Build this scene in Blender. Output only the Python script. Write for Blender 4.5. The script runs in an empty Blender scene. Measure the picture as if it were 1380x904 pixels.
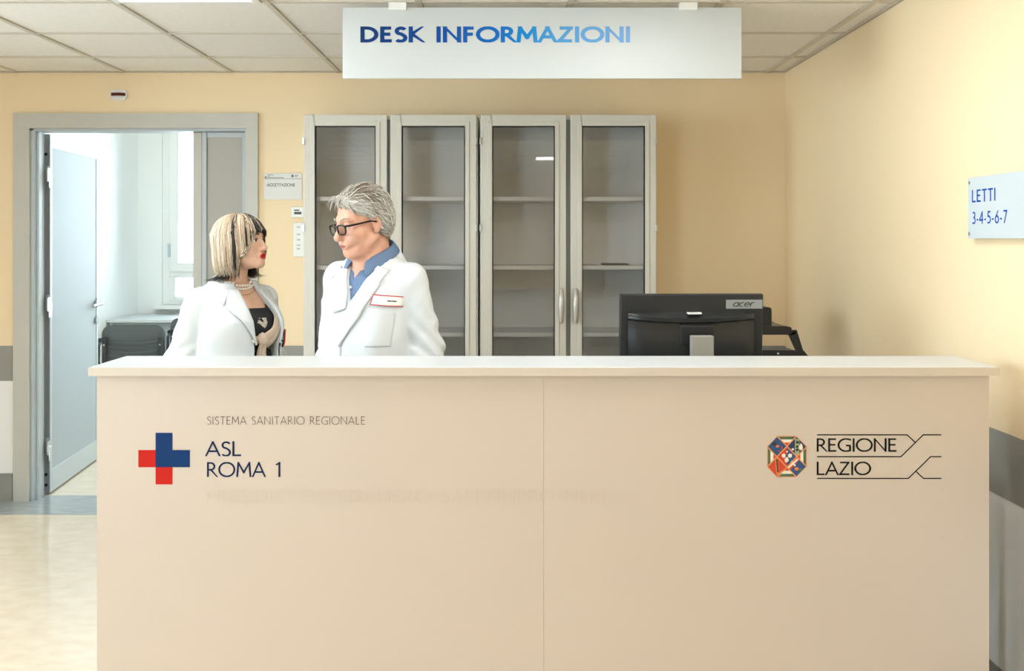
import bpy, bmesh, math, random
import numpy as np
from mathutils import Vector, Matrix

# ---------------------------------------------------------------- camera, world, exposure
SC = bpy.context.scene
COL = SC.collection
FPX, CX, CY, CAMZ = 1360.0, 690.0, 323.0, 1.46        # focal length and vanishing point in photo pixels, lens height
cam_data = bpy.data.cameras.new('camera')
cam_data.sensor_fit = 'HORIZONTAL'; cam_data.sensor_width = 36.0
cam_data.lens = 36.0 * FPX / 1380.0
cam_data.shift_y = -(452.0 - CY) / 1380.0
cam_data.clip_start = 0.05; cam_data.clip_end = 100
cam = bpy.data.objects.new('camera', cam_data); COL.objects.link(cam)
cam.location = (0, 0, CAMZ); cam.rotation_euler = (math.pi / 2, 0, 0)
SC.camera = cam

def lin(c):
    c = c / 255.0
    return c / 12.92 if c <= 0.04045 else ((c + 0.055) / 1.055) ** 2.4
def rgb(r, g, b): return (lin(r), lin(g), lin(b), 1.0)

world = bpy.data.worlds.new('daylight'); SC.world = world; world.use_nodes = True
wb = world.node_tree.nodes['Background']
wb.inputs[0].default_value = (0.74, 0.88, 1.0, 1); wb.inputs[1].default_value = 19.0
SC.view_settings.view_transform = 'Standard'
SC.view_settings.look = 'None'
SC.view_settings.exposure = 0.15
SC.view_settings.gamma = 1.0
SC.view_settings.use_curve_mapping = False
SC.cycles.use_denoising = True
SC.cycles.max_bounces = 8; SC.cycles.diffuse_bounces = 5; SC.cycles.glossy_bounces = 4
SC.cycles.transmission_bounces = 8; SC.cycles.transparent_max_bounces = 12
SC.cycles.sample_clamp_indirect = 6.0
SC.cycles.caustics_reflective = False; SC.cycles.caustics_refractive = False
LAMP = 12.0            # brightness of the ceiling panels
LAMP_COL = (0.94, 0.965, 0.99, 1)

def PX(x, Y): return (x - CX) * Y / FPX              # photo column at a known distance -> metres
def PZ(y, Y): return CAMZ + (CY - y) * Y / FPX       # photo row at a known distance -> height

# ---------------------------------------------------------------- materials
MATS = {}
def mat(name, col, rough=0.5, metal=0.0, var=0.0, vscale=8.0, bump=0.0, bscale=60.0, spec=0.5, emit=None, trans=0.0,
        coat=0.0, sss=0.0, col2=None, stretch=None):
    if name in MATS: return MATS[name]
    m = bpy.data.materials.new(name); m.use_nodes = True
    nt = m.node_tree; b = nt.nodes['Principled BSDF']
    b.inputs['Base Color'].default_value = col
    b.inputs['Roughness'].default_value = rough; b.inputs['Metallic'].default_value = metal
    b.inputs['Specular IOR Level'].default_value = spec
    if coat: b.inputs['Coat Weight'].default_value = coat; b.inputs['Coat Roughness'].default_value = 0.08
    if trans: b.inputs['Transmission Weight'].default_value = trans
    if sss:
        b.inputs['Subsurface Weight'].default_value = sss
        b.inputs['Subsurface Radius'].default_value = (0.012, 0.005, 0.003); b.inputs['Subsurface Scale'].default_value = 0.5
    if emit: b.inputs['Emission Color'].default_value = emit[0]; b.inputs['Emission Strength'].default_value = emit[1]
    tc = nt.nodes.new('ShaderNodeTexCoord')
    vec = tc.outputs['Object']
    if stretch:
        mp = nt.nodes.new('ShaderNodeMapping'); mp.inputs['Scale'].default_value = stretch
        nt.links.new(vec, mp.inputs['Vector']); vec = mp.outputs['Vector']
    if var or col2:
        n = nt.nodes.new('ShaderNodeTexNoise'); n.inputs['Scale'].default_value = vscale; n.inputs['Detail'].default_value = 4
        nt.links.new(vec, n.inputs['Vector'])
        r = nt.nodes.new('ShaderNodeValToRGB')
        c = col; d = col2 if col2 else tuple(max(0, v * (1 - var)) for v in col[:3]) + (1,)
        r.color_ramp.elements[0].position = 0.35; r.color_ramp.elements[1].position = 0.65
        r.color_ramp.elements[0].color = d; r.color_ramp.elements[1].color = c
        nt.links.new(n.outputs['Fac'], r.inputs['Fac']); nt.links.new(r.outputs['Color'], b.inputs['Base Color'])
    if bump:
        n2 = nt.nodes.new('ShaderNodeTexNoise'); n2.inputs['Scale'].default_value = bscale; n2.inputs['Detail'].default_value = 3
        nt.links.new(vec, n2.inputs['Vector'])
        bp = nt.nodes.new('ShaderNodeBump'); bp.inputs['Strength'].default_value = bump; bp.inputs['Distance'].default_value = 0.002
        nt.links.new(n2.outputs['Fac'], bp.inputs['Height']); nt.links.new(bp.outputs['Normal'], b.inputs['Normal'])
    MATS[name] = m
    return m

def wall_mat():
    m = bpy.data.materials.new('painted_wall'); m.use_nodes = True; nt = m.node_tree; b = nt.nodes['Principled BSDF']
    g = nt.nodes.new('ShaderNodeNewGeometry'); s = nt.nodes.new('ShaderNodeSeparateXYZ')
    nt.links.new(g.outputs['Position'], s.inputs[0])
    mt = nt.nodes.new('ShaderNodeMath'); mt.operation = 'GREATER_THAN'; mt.inputs[1].default_value = 0.76
    nt.links.new(s.outputs['Z'], mt.inputs[0])
    mx = nt.nodes.new('ShaderNodeMix'); mx.data_type = 'RGBA'
    mx.inputs['A'].default_value = rgb(240, 240, 238); mx.inputs['B'].default_value = rgb(244, 221, 182)
    nt.links.new(mt.outputs[0], mx.inputs['Factor']); nt.links.new(mx.outputs['Result'], b.inputs['Base Color'])
    b.inputs['Roughness'].default_value = 0.55
    n = nt.nodes.new('ShaderNodeTexNoise'); n.inputs['Scale'].default_value = 180; nt.links.new(g.outputs['Position'], n.inputs['Vector'])
    bp = nt.nodes.new('ShaderNodeBump'); bp.inputs['Strength'].default_value = 0.15; bp.inputs['Distance'].default_value = 0.001
    nt.links.new(n.outputs['Fac'], bp.inputs['Height']); nt.links.new(bp.outputs['Normal'], b.inputs['Normal'])
    return m
M_wall = wall_mat()
M_floor = mat('cream_linoleum', rgb(238, 224, 200), 0.16, col2=rgb(231, 213, 186), vscale=5, stretch=(2.2, 3.2, 1), bump=0.012, bscale=7, spec=0.7)
M_floor_grey = mat('grey_blue_linoleum', rgb(176, 184, 184), 0.14, var=0.18, vscale=6, stretch=(1.2, 5, 1), spec=0.6)
M_band = mat('grey_wall_guard', rgb(150, 149, 142), 0.5, var=0.06)
M_skirt = mat('grey_skirting', rgb(150, 148, 140), 0.45, var=0.12, vscale=12)
M_tile = mat('ceiling_tile', rgb(243, 240, 235), 0.9, var=0.05, vscale=40, bump=0.4, bscale=250)
M_bar = mat('ceiling_bar', rgb(205, 197, 184), 0.35)
M_slab = mat('ceiling_void', rgb(60, 55, 50), 0.9)
M_white = mat('white_paint', rgb(238, 238, 234), 0.4)
M_room = mat('white_room_paint', rgb(240, 241, 238), 0.7)
M_frame = mat('grey_door_frame', rgb(196, 195, 186), 0.38, var=0.03)
M_leaf = mat('pale_door_leaf', rgb(170, 180, 186), 0.65)
M_leafframe = mat('aluminium_door_edge', rgb(190, 198, 202), 0.45)
M_greypanel = mat('grey_door_panel', rgb(176, 174, 166), 0.5)
M_chrome = mat('satin_metal', rgb(205, 205, 203), 0.28, 1.0)
M_dark = mat('dark_hole', rgb(25, 25, 25), 0.7)
M_cab = mat('cabinet_aluminium', rgb(212, 208, 196), 0.42)
M_cabgap = mat('cabinet_grey_seal', rgb(140, 144, 138), 0.5)
M_cabin = mat('cabinet_interior', rgb(248, 247, 244), 0.6)
M_shelf = mat('white_shelf', rgb(250, 249, 245), 0.5)
M_seal = mat('black_gasket', rgb(40, 38, 36), 0.6)
M_glass = None
def glass_mat(name, tint, refl=1.0):
    m = bpy.data.materials.new(name); m.use_nodes = True; nt = m.node_tree
    for n in list(nt.nodes):
        if n.type != 'OUTPUT_MATERIAL': nt.nodes.remove(n)
    out = [n for n in nt.nodes if n.type == 'OUTPUT_MATERIAL'][0]
    t = nt.nodes.new('ShaderNodeBsdfTransparent'); t.inputs[0].default_value = tint
    g = nt.nodes.new('ShaderNodeBsdfGlossy'); g.inputs['Roughness'].default_value = 0.0
    f = nt.nodes.new('ShaderNodeFresnel'); f.inputs['IOR'].default_value = 1.5
    mm = nt.nodes.new('ShaderNodeMath'); mm.operation = 'MULTIPLY'; mm.inputs[1].default_value = refl
    x = nt.nodes.new('ShaderNodeMixShader')
    nt.links.new(f.outputs[0], mm.inputs[0]); nt.links.new(mm.outputs[0], x.inputs[0])
    nt.links.new(t.outputs[0], x.inputs[1]); nt.links.new(g.outputs[0], x.inputs[2]); nt.links.new(x.outputs[0], out.inputs[0])
    return m
M_glass = glass_mat('cabinet_glass', (0.99, 0.99, 0.985, 1), 1.15)
M_winglass = glass_mat('window_glass', (0.97, 0.98, 0.98, 1))
M_top = mat('white_laminate', rgb(203, 207, 208), 0.32)
M_topedge = mat('cream_edge_band', rgb(205, 193, 178), 0.4)
M_panel = mat('beige_laminate', rgb(203, 189, 175), 0.38, var=0.02, vscale=3)
M_blackplastic = mat('black_plastic', rgb(34, 35, 36), 0.4, bump=0.1, bscale=500)
M_glossblack = mat('gloss_black_plastic', rgb(34, 36, 37), 0.3)
M_sticker = mat('silver_sticker', rgb(150, 152, 150), 0.35)
M_standgrey = mat('grey_stand_plastic', rgb(150, 147, 138), 0.45)
M_chair = mat('charcoal_chair_plastic', rgb(92, 100, 105), 0.5, bump=0.15, bscale=400)
M_chairmetal = mat('dark_chair_metal', rgb(52, 56, 60), 0.4)

# ---------------------------------------------------------------- mesh helpers
def tag(o, label=None, cat=None, group=None, kind=None):
    if label: o['label'] = label
    if cat: o['category'] = cat
    if group: o['group'] = group
    if kind: o['kind'] = kind
    return o
def empty(name, loc=(0, 0, 0), rz=0):
    o = bpy.data.objects.new(name, None); COL.objects.link(o); o.location = loc; o.rotation_euler = (0, 0, rz)
    o.empty_display_size = 0.1
    return o
def link(name, me, parent=None):
    o = bpy.data.objects.new(name, me); COL.objects.link(o)
    if parent is not None: o.parent = parent
    return o
def obj(name, bm, m, parent=None, smooth=False, bevel=0, seg=2):
    me = bpy.data.meshes.new(name)
    if bevel:
        bmesh.ops.remove_doubles(bm, verts=bm.verts[:], dist=1e-6)
        es = [e for e in bm.edges if e.is_manifold and e.calc_face_angle(0) > 0.6]
        bmesh.ops.bevel(bm, geom=es, offset=bevel, segments=seg, affect='EDGES', profile=0.5, clamp_overlap=True)
    bmesh.ops.recalc_face_normals(bm, faces=bm.faces[:])
    bm.to_mesh(me); bm.free()
    for k in (m if isinstance(m, (list, tuple)) else [m]): me.materials.append(k)
    if smooth:
        for p in me.polygons: p.use_smooth = True
        me.set_sharp_from_angle(angle=math.radians(38))
    return link(name, me, parent)
def box(bm, x0, x1, y0, y1, z0, z1, mi=0):
    v = [bm.verts.new((x, y, z)) for x in (x0, x1) for y in (y0, y1) for z in (z0, z1)]
    for f in ((0, 1, 3, 2), (4, 6, 7, 5), (0, 4, 5, 1), (2, 3, 7, 6), (0, 2, 6, 4), (1, 5, 7, 3)):
        bm.faces.new([v[i] for i in f]).material_index = mi
def boxes(*bs):
    bm = bmesh.new()
    for b in bs: box(bm, *b)
    return bm
def tube(bm, pts, r, n=8, caps=True):
    """round bar through points; r may be a list"""
    pts = [Vector(p) for p in pts]; rs = r if isinstance(r, (list, tuple)) else [r] * len(pts)
    rings = []; up = None
    for i, p in enumerate(pts):
        t = (pts[min(i + 1, len(pts) - 1)] - pts[max(i - 1, 0)]).normalized()
        if up is None:
            up = Vector((0, 0, 1)) if abs(t.z) < 0.9 else Vector((1, 0, 0))
        a = t.cross(up).normalized(); b = a.cross(t).normalized(); up = b
        rings.append([bm.verts.new(p + (a * math.cos(2 * math.pi * k / n) + b * math.sin(2 * math.pi * k / n)) * rs[i]) for k in range(n)])
    for i in range(len(rings) - 1):
        for k in range(n):
            bm.faces.new((rings[i][k], rings[i][(k + 1) % n], rings[i + 1][(k + 1) % n], rings[i + 1][k]))
    if caps:
        bm.faces.new(rings[0][::-1]); bm.faces.new(rings[-1])
def prism(bm, poly, f, depth):
    """extrude a 2-D outline; f(u, v, w) -> xyz, w from 0 to depth"""
    a = [bm.verts.new(f(u, v, 0)) for u, v in poly]; b = [bm.verts.new(f(u, v, depth)) for u, v in poly]
    bm.faces.new(a); bm.faces.new(b[::-1])
    n = len(poly)
    for i in range(n): bm.faces.new((a[i], a[(i + 1) % n], b[(i + 1) % n], b[i]))
def rrect(x0, x1, y0, y1, r, n=5, corners=(1, 1, 1, 1)):
    out = []
    for (cx, cy, a0, on) in ((x1 - r, y1 - r, 0, corners[0]), (x0 + r, y1 - r, 90, corners[1]), (x0 + r, y0 + r, 180, corners[2]), (x1 - r, y0 + r, 270, corners[3])):
        if on:
            for k in range(n + 1):
                a = math.radians(a0 + 90 * k / n); out.append((cx + r * math.cos(a), cy + r * math.sin(a)))
        else:
            out.append({0: (x1, y1), 90: (x0, y1), 180: (x0, y0), 270: (x1, y0)}[a0])
    return out
def sphere(bm, c, r, seg=12, rings=8, mi=0):
    mtx = Matrix.Translation(c) @ Matrix.Diagonal((*(r if hasattr(r, '__len__') else (r, r, r)), 1))
    g = bmesh.ops.create_uvsphere(bm, u_segments=seg, v_segments=rings, radius=1, matrix=mtx)
    for v in g['verts']:
        for f in v.link_faces: f.material_index = mi

# ---------------------------------------------------------------- lettering: strokes of a humanist sans drawn as flat vinyl
def arc(cx, cy, rx, ry, a0, a1, n=14):
    return [(cx + rx * math.cos(math.radians(a0 + (a1 - a0) * k / n)), cy + ry * math.sin(math.radians(a0 + (a1 - a0) * k / n))) for k in range(n + 1)]
S_CURVE = arc(.27, .745, .2, .21, 25, 235, 12) + [(.28, .53)] + arc(.25, .25, .225, .235, 55, -145, 12)[0:]
GL = {  # width, strokes
 'A': (.72, [[(0, 0), (.36, 1), (.72, 0)], [(.13, .33), (.59, .33)]]),
 'C': (.72, [arc(.5, .5, .47, .48, 50, 310, 20)]),
 'D': (.76, [[(.06, .0), (.06, 1)], [(.06, .96), (.26, .96)] + arc(.26, .5, .45, .46, 90, -90, 16) + [(.06, .04)]]),
 'E': (.5, [[(.06, 0), (.06, 1)], [(.06, .955), (.48, .955)], [(.06, .52), (.44, .52)], [(.06, .045), (.5, .045)]]),
 'F': (.47, [[(.06, 0), (.06, 1)], [(.06, .955), (.46, .955)], [(.06, .52), (.42, .52)]]),
 'G': (.78, [arc(.5, .5, .47, .48, 52, 300, 20) + [(.73, .1), (.73, .46)], [(.48, .46), (.76, .46)]]),
 'I': (.14, [[(.07, 0), (.07, 1)]]),
 'K': (.62, [[(.06, 0), (.06, 1)], [(.56, 1), (.1, .54), (.62, 0)]]),
 'L': (.48, [[(.06, 1), (.06, .045), (.48, .045)]]),
 'M': (.86, [[(.03, 0), (.1, 1), (.43, .3), (.76, 1), (.83, 0)]]),
 'N': (.78, [[(.06, 0), (.06, 1), (.72, 0), (.72, 1)]]),
 'O': (.96, [arc(.48, .5, .46, .475, 0, 360, 28)]),
 'P': (.52, [[(.06, 0), (.06, 1)], [(.06, .955), (.24, .955)] + arc(.24, .7, .22, .255, 90, -90, 10) + [(.06, .445)]]),
 'R': (.6, [[(.06, 0), (.06, 1)], [(.06, .955), (.24, .955)] + arc(.24, .72, .21, .235, 90, -90, 10) + [(.06, .485)], [(.24, .485), (.6, 0)]]),
 'S': (.5, [S_CURVE]),
 'T': (.6, [[(.3, 0), (.3, 1)], [(0, .955), (.6, .955)]]),
 'Z': (.62, [[(.04, .955), (.56, .955), (.04, .045), (.62, .045)]]),
 '1': (.5, [[(.1, .82), (.3, .98), (.3, 0)]]),
 '3': (.5, [arc(.22, .755, .19, .21, 140, -80, 10) + arc(.21, .275, .24, .24, 80, -140, 12)]),
 '4': (.54, [[(.4, 0), (.4, 1), (.02, .3), (.54, .3)]]),
 '5': (.5, [[(.44, .955), (.14, .955), (.11, .58)] + arc(.2, .32, .25, .28, 110, -130, 12)]),
 '6': (.54, [[(.42, 1), (.12, .5)] + arc(.27, .3, .23, .27, 150, -210, 18)]),
 '7': (.5, [[(.02, .955), (.47, .955), (.16, 0)]]),
 '-': (.32, [[(.04, .34), (.28, .34)]]),
 'a': (.62, [arc(.3, .33, .27, .3, 0, 360, 18), [(.57, .66), (.57, 0)]]),
 'c': (.52, [arc(.3, .33, .27, .3, 55, 305, 14)]),
 'e': (.6, [[(.04, .36), (.57, .36)] + arc(.3, .33, .27, .3, 6, 310, 16)]),
 'r': (.42, [[(.06, 0), (.06, .66)], arc(.32, .36, .26, .27, 180, 70, 8)]),
 ' ': (.34, []),
}
def stroke_poly(bm, pts, w, f, mi=0):
    closed = len(pts) > 3 and math.dist(pts[0], pts[-1]) < 1e-4
    P = [Vector(p) for p in (pts[:-1] if closed else pts)]
    P = [p for i, p in enumerate(P) if i == 0 or (p - P[i - 1]).length > 1e-5]
    n = len(P); L = []; R = []
    for i in range(n):
        a = P[(i - 1) % n] if (closed or i > 0) else None; b = P[(i + 1) % n] if (closed or i < n - 1) else None
        d0 = (P[i] - a).normalized() if a is not None else None; d1 = (b - P[i]).normalized() if b is not None else None
        if d0 is None: d0 = d1
        if d1 is None: d1 = d0
        n0 = Vector((-d0.y, d0.x)); n1 = Vector((-d1.y, d1.x)); m = (n0 + n1)
        m = m.normalized() if m.length > 1e-5 else n0
        k = w / 2 / max(0.42, m.dot(n1))
        L.append(P[i] + m * k); R.append(P[i] - m * k)
    vl = [bm.verts.new(f(p.x, p.y)) for p in L]; vr = [bm.verts.new(f(p.x, p.y)) for p in R]
    for i in range(n if closed else n - 1):
        j = (i + 1) % n
        bm.faces.new((vl[i], vr[i], vr[j], vl[j])).material_index = mi
def text_width(s, track=.12): return sum(GL[c][0] + track for c in s) - track
def lettering(name, s, f, m, parent, weight=.1, track=.12, width=None, height=1.0, slant=0.0):
    """one flat piece per word; f(u, v) -> xyz with u along the line and v up; width/height in metres"""
    k = (width / text_width(s, track)) if width else height; x = 0; o = None; cnt = 0
    f0 = Vector(f(0, 0)); nrm = (Vector(f(1, 0)) - f0).cross(Vector(f(0, 1)) - f0).normalized() * .00003     # strokes lie a hair above one another
    for word in s.split(' '):
        bm = bmesh.new()
        for c in word:
            w, st = GL[c]
            for q in st:
                yy = lambda y: y if (y < .001 or y > .999 or c.islower()) else weight / 2 + (y - .045) * (1 - weight) / .91
                pl = [Vector((px + x + slant * py, yy(py))) for px, py in q]
                pl = [p for i, p in enumerate(pl) if i == 0 or (p - pl[i - 1]).length > 1e-5]
                runs = [[pl[0]]]                                    # break at sharp corners, so that every bar keeps its width
                for i in range(1, len(pl)):
                    runs[-1].append(pl[i])
                    if i < len(pl) - 1 and (pl[i] - pl[i - 1]).normalized().dot((pl[i + 1] - pl[i]).normalized()) < .45: runs.append([pl[i]])
                for ri, r_ in enumerate(runs):
                    r_ = [p.copy() for p in r_]
                    if ri > 0 or (len(r_) and (pl[0].y < .001 or pl[0].y > .999)): r_[0] += (r_[0] - r_[1]).normalized() * weight / 2
                    if ri < len(runs) - 1 or pl[-1].y < .001 or pl[-1].y > .999: r_[-1] += (r_[-1] - r_[-2]).normalized() * weight / 2
                    cnt = (cnt + 1) % 7
                    stroke_poly(bm, [tuple(p) for p in r_], weight, lambda u, v: Vector(f(u * k, min(max(v, -.004), 1.004) * height)) + nrm * cnt)
            x += w + track
        x += GL[' '][0] + track
        me = bpy.data.meshes.new(name); bm.to_mesh(me); bm.free(); me.materials.append(m)
        o = link(name, me, parent)
    return o
def flat_poly(bm, poly, f, mi=0):
    bm.faces.new([bm.verts.new(f(u, v)) for u, v in poly]).material_index = mi
# ================================================================ THE SETTING
WX, BY, CZ = 1.527, 5.64, 2.394            # right wall, back wall, ceiling height
LX, FY = -4.2, -3.6                         # left wall and the wall behind the camera
DX0, DX1, DTOP = -2.690, -1.481, 2.082      # doorway
def struct(name, bm, m, parent=None, **k):
    o = obj(name, bm, m, parent, **k); o['kind'] = 'structure'; return o

o = struct('floor', boxes((LX - .15, WX + .15, FY - .15, 9.9, -.1, 0)), M_floor)
tag(o, 'cream marbled linoleum floor with a polished sheen', 'floor')
o = struct('trim_1', boxes((LX, WX, 5.36, BY + .12, .0, .002)), M_floor_grey)
tag(o, 'grey blue linoleum border strip along the back wall', 'floor strip')

o = struct('wall_back', boxes((LX - .15, DX0, BY, BY + .12, 0, 2.9), (DX1, WX + .15, BY, BY + .12, 0, 2.9), (DX0, DX1, BY, BY + .12, DTOP, 2.9)), M_wall)
tag(o, 'peach back wall with the open doorway', 'wall')
o = struct('wall_right', boxes((WX, WX + .15, FY, BY, 0, 2.9)), M_wall); tag(o, 'peach right wall carrying the bed number sign', 'wall')
LW0, LW1, LZ0, LZ1 = .7, 4.1, 1.15, 2.28
o = struct('wall_left', boxes((LX - .15, LX, FY, LW0, 0, 2.9), (LX - .15, LX, LW1, BY, 0, 2.9), (LX - .15, LX, LW0, LW1, 0, LZ0), (LX - .15, LX, LW0, LW1, LZ1, 2.9)), M_wall); tag(o, 'peach left wall outside the view', 'wall')
GX0, GX1, GZ0, GZ1 = -4.18, -2.78, .06, 2.35
o = struct('wall_front', boxes((LX - .15, GX0, FY - .15, FY, 0, 2.9), (GX1, WX + .15, FY - .15, FY, 0, 2.9), (GX0, GX1, FY - .15, FY, 0, GZ0), (GX0, GX1, FY - .15, FY, GZ1, 2.9)), M_wall); tag(o, 'peach wall behind the viewer', 'wall')
w2 = empty('added_window', (LX, (LW0 + LW1) / 2, LZ0)); tag(w2, 'added wide white framed window in the left wall, outside the view', 'window', kind='structure')  # unseen window, added to throw daylight onto the right wall
bs_ = [(-.11, -.04, LW0, LW1, LZ0, LZ0 + .06), (-.11, -.04, LW0, LW1, LZ1 - .06, LZ1)] + [(-.11, -.04, y_ - .03, y_ + .03, LZ0 + .06, LZ1 - .06) for y_ in np.linspace(LW0 + .03, LW1 - .03, 5)]
obj('window_frame', boxes(*[(a, b, c - w2.location.y, d - w2.location.y, e - LZ0, f - LZ0) for a, b, c, d, e, f in bs_]), M_white, w2)
for k in range(4):
    y_ = np.linspace(LW0 + .03, LW1 - .03, 5)
    obj('pane', boxes((-.08, -.075, y_[k] + .03 - w2.location.y, y_[k + 1] - .03 - w2.location.y, .06, LZ1 - LZ0 - .06)), M_winglass, w2)
def portal(name, loc, rot, sx_, sy_):
    l = bpy.data.lights.new(name, 'AREA'); l.shape = 'RECTANGLE'; l.size = sx_; l.size_y = sy_; l.cycles.is_portal = True
    o = bpy.data.objects.new(name, l); COL.objects.link(o); o.location = loc; o.rotation_euler = rot
portal('daylight_portal', ((GX0 + GX1) / 2, FY - .14, (GZ0 + GZ1) / 2), (math.pi / 2, 0, 0), GX1 - GX0, GZ1 - GZ0)
w3 = empty('added_door', ((GX0 + GX1) / 2, FY, GZ0)); tag(w3, 'added unseen glazed double door behind the viewer letting in daylight', 'door', kind='structure')  # unseen glazed door, added as a frontal daylight source
gw, gh = GX1 - GX0, GZ1 - GZ0
obj('door_frame', boxes((-gw / 2, -gw / 2 + .06, -.1, -.04, 0, gh), (gw / 2 - .06, gw / 2, -.1, -.04, 0, gh), (-.05, .05, -.1, -.04, 0, gh), (-gw / 2 + .06, -.05, -.1, -.04, 0, .08), (.05, gw / 2 - .06, -.1, -.04, 0, .08), (-gw / 2 + .06, -.05, -.1, -.04, gh - .06, gh), (.05, gw / 2 - .06, -.1, -.04, gh - .06, gh)), M_white, w3)
for a_, b_ in ((-gw / 2 + .06, -.05), (.05, gw / 2 - .06)): obj('pane', boxes((a_, b_, -.075, -.07, .08, gh - .06)), M_winglass, w3)
portal('daylight_portal', (LX - .14, (LW0 + LW1) / 2, (LZ0 + LZ1) / 2), (0, -math.pi / 2, 0), LZ1 - LZ0, LW1 - LW0)
# wall guards (grey band) and skirting
o = struct('trim_2', boxes((LX, DX0 - .10, BY - .004, BY, .672, .868), (DX1 + .075, WX, BY - .004, BY, .672, .868)), M_band); tag(o, 'grey protective band along the back wall', 'wall band')
o = struct('trim_3', boxes((WX - .004, WX, FY, BY, .66, .862)), M_band); tag(o, 'grey protective band along the right wall', 'wall band')
o = struct('baseboard_back', boxes((LX, DX0 - .10, BY - .008, BY, 0, .155), (DX1 + .075, WX, BY - .008, BY, 0, .155)), M_skirt); tag(o, 'grey skirting along the back wall', 'skirting')
o = struct('baseboard_right', boxes((WX - .008, WX, FY, BY, 0, .12)), M_skirt); tag(o, 'grey skirting along the right wall', 'skirting')

# ceiling: void slab, hung bars, single tiles, light panels
ceil = struct('ceiling', boxes((LX - .15, WX + .15, FY - .15, BY + .12, 2.62, 2.72)), M_slab); tag(ceil, 'suspended ceiling of pale square tiles in a metal grid', 'ceiling')
xl = [-.969 + .6 * k for k in range(-5, 5)]                  # bars running towards the back wall
yl = [5.18 - .6 * k for k in range(15)]
xe = [LX] + [x for x in xl if LX + .03 < x < WX - .03] + [WX]
ye = [BY] + [y for y in yl if y > FY + .05] + [FY]
for x in xe[1:-1]:
    me = obj('grid_bar', boxes((-.012, .012, FY, BY, CZ, CZ + .03)), M_bar, ceil); me.location.x = x
for y in ye[1:-1]:
    me = obj('grid_bar', boxes((LX, WX, -.012, .012, CZ + .0005, CZ + .03)), M_bar, ceil); me.location.y = y
obj('wall_angle', boxes((LX, WX, BY - .02, BY, CZ, CZ + .003), (LX, WX, BY - .003, BY, CZ, CZ + .03)), M_bar, ceil)
obj('wall_angle', boxes((WX - .02, WX, FY, BY - .02, CZ, CZ + .003), (WX - .003, WX, FY, BY - .02, CZ, CZ + .03)), M_bar, ceil)
LIGHTS = {  # cell centre (x, y): cells that hold a light panel instead of a tile
  'bright square ceiling light panel at the top left, left of the hanging sign': (-1.269, 3.68),
  'square ceiling light panel above the right part of the counter': (.531, 3.08),
  'added unseen square ceiling light panel over the floor in front of the desk': (-.069, 2.48),  # out of view, added for brightness
  'square ceiling light panel behind the viewer, on the right': (.531, -1.12),
  'added unseen square ceiling light panel behind the viewer, on the left': (-2.469, -.52),  # unseen panel added to lift the overall light
  'added unseen square ceiling light panel left of the viewer over the open floor': (-2.469, 1.28),  # another unseen panel, added as fill for the room
}
cells = {}
tile_cache = {}
rt = random.Random(5)
for i in range(len(xe) - 1):
    for j in range(len(ye) - 1):
        cx, cy = (xe[i] + xe[i + 1]) / 2, (ye[j] + ye[j + 1]) / 2
        if any(abs(cx - a) < .05 and abs(cy - b) < .05 for a, b in LIGHTS.values()): continue
        sx, sy = round(xe[i + 1] - xe[i] - .026, 3), round(ye[j] - ye[j + 1] - .026, 3)
        if (sx, sy) not in tile_cache:
            t = obj('ceiling_tile', boxes((-sx / 2, sx / 2, -sy / 2, sy / 2, 0, .015)), M_tile, ceil, bevel=.002, seg=1); tile_cache[(sx, sy)] = t.data
        else:
            t = link('ceiling_tile', tile_cache[(sx, sy)], ceil)
        t.location = (cx, cy, CZ + .005 + rt.uniform(0, .0015))
M_diff = mat('lit_diffuser', rgb(250, 250, 245), 0.6, emit=(LAMP_COL, LAMP))
for label, (cx, cy) in LIGHTS.items():
    L = empty('ceiling_light', (cx, cy, CZ)); tag(L, label, 'ceiling light', 'ceiling light panels')
    bm = boxes((-.285, .285, -.285, -.255, -.006, .04), (-.285, .285, .255, .285, -.006, .04), (-.285, -.255, -.255, .255, -.006, .04), (.255, .285, -.255, .255, -.006, .04), (-.285, .285, -.285, .285, .04, .06))
    obj('housing', bm, M_white, L)
    obj('diffuser', boxes((-.255, .255, -.255, .255, .004, .02)), M_diff, L)

for lx_ in (-2.7, -1.3):  # lamps above the door head, out of sight, added to brighten the office
    L = empty('ceiling_light', (lx_, 7.9, 2.95)); tag(L, 'added unseen white surface ceiling light in the office beyond the doorway, ' + ('above the chairs' if lx_ < -2 else 'farther right'), 'ceiling light', 'added office ceiling lights')
    obj('housing', boxes((-.3, .3, -.3, .3, -.02, 0)), M_white, L, bevel=.003); obj('diffuser', boxes((-.27, .27, -.27, .27, -.032, -.02)), mat('cool_diffuser', rgb(250, 250, 250), .6, emit=((.74, .91, 1, 1), 12.0)), L)
# doorway: frame, open leaf, narrow closed leaf
fr = empty('door_1', ((DX0 + DX1) / 2, BY, 0)); tag(fr, 'grey framed doorway with a wide open leaf and a narrow closed leaf', 'door', kind='structure')
ox, oy = fr.location.x, fr.location.y
def frame_piece(pts_uv, f0):       # mitred architrave piece: outline in the wall plane, swept through a stepped profile
    bm = bmesh.new(); prism(bm, pts_uv, f0, .022); return bm
A0, A1, AT = PX(20, BY) , PX(348.5, BY), PZ(153, BY)
W = lambda u, v, w: (u - ox, BY - w - oy, v)
obj('frame_post', frame_piece([(A0, 0), (DX0, 0), (DX0, DTOP), (A0, AT)], W), M_frame, fr)
obj('frame_post', frame_piece([(A1, 0), (A1, AT), (DX1, DTOP), (DX1, 0)], W), M_frame, fr)
obj('frame_head', frame_piece([(A0, AT), (DX0, DTOP), (DX1, DTOP), (A1, AT)], W), M_frame, fr)
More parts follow.
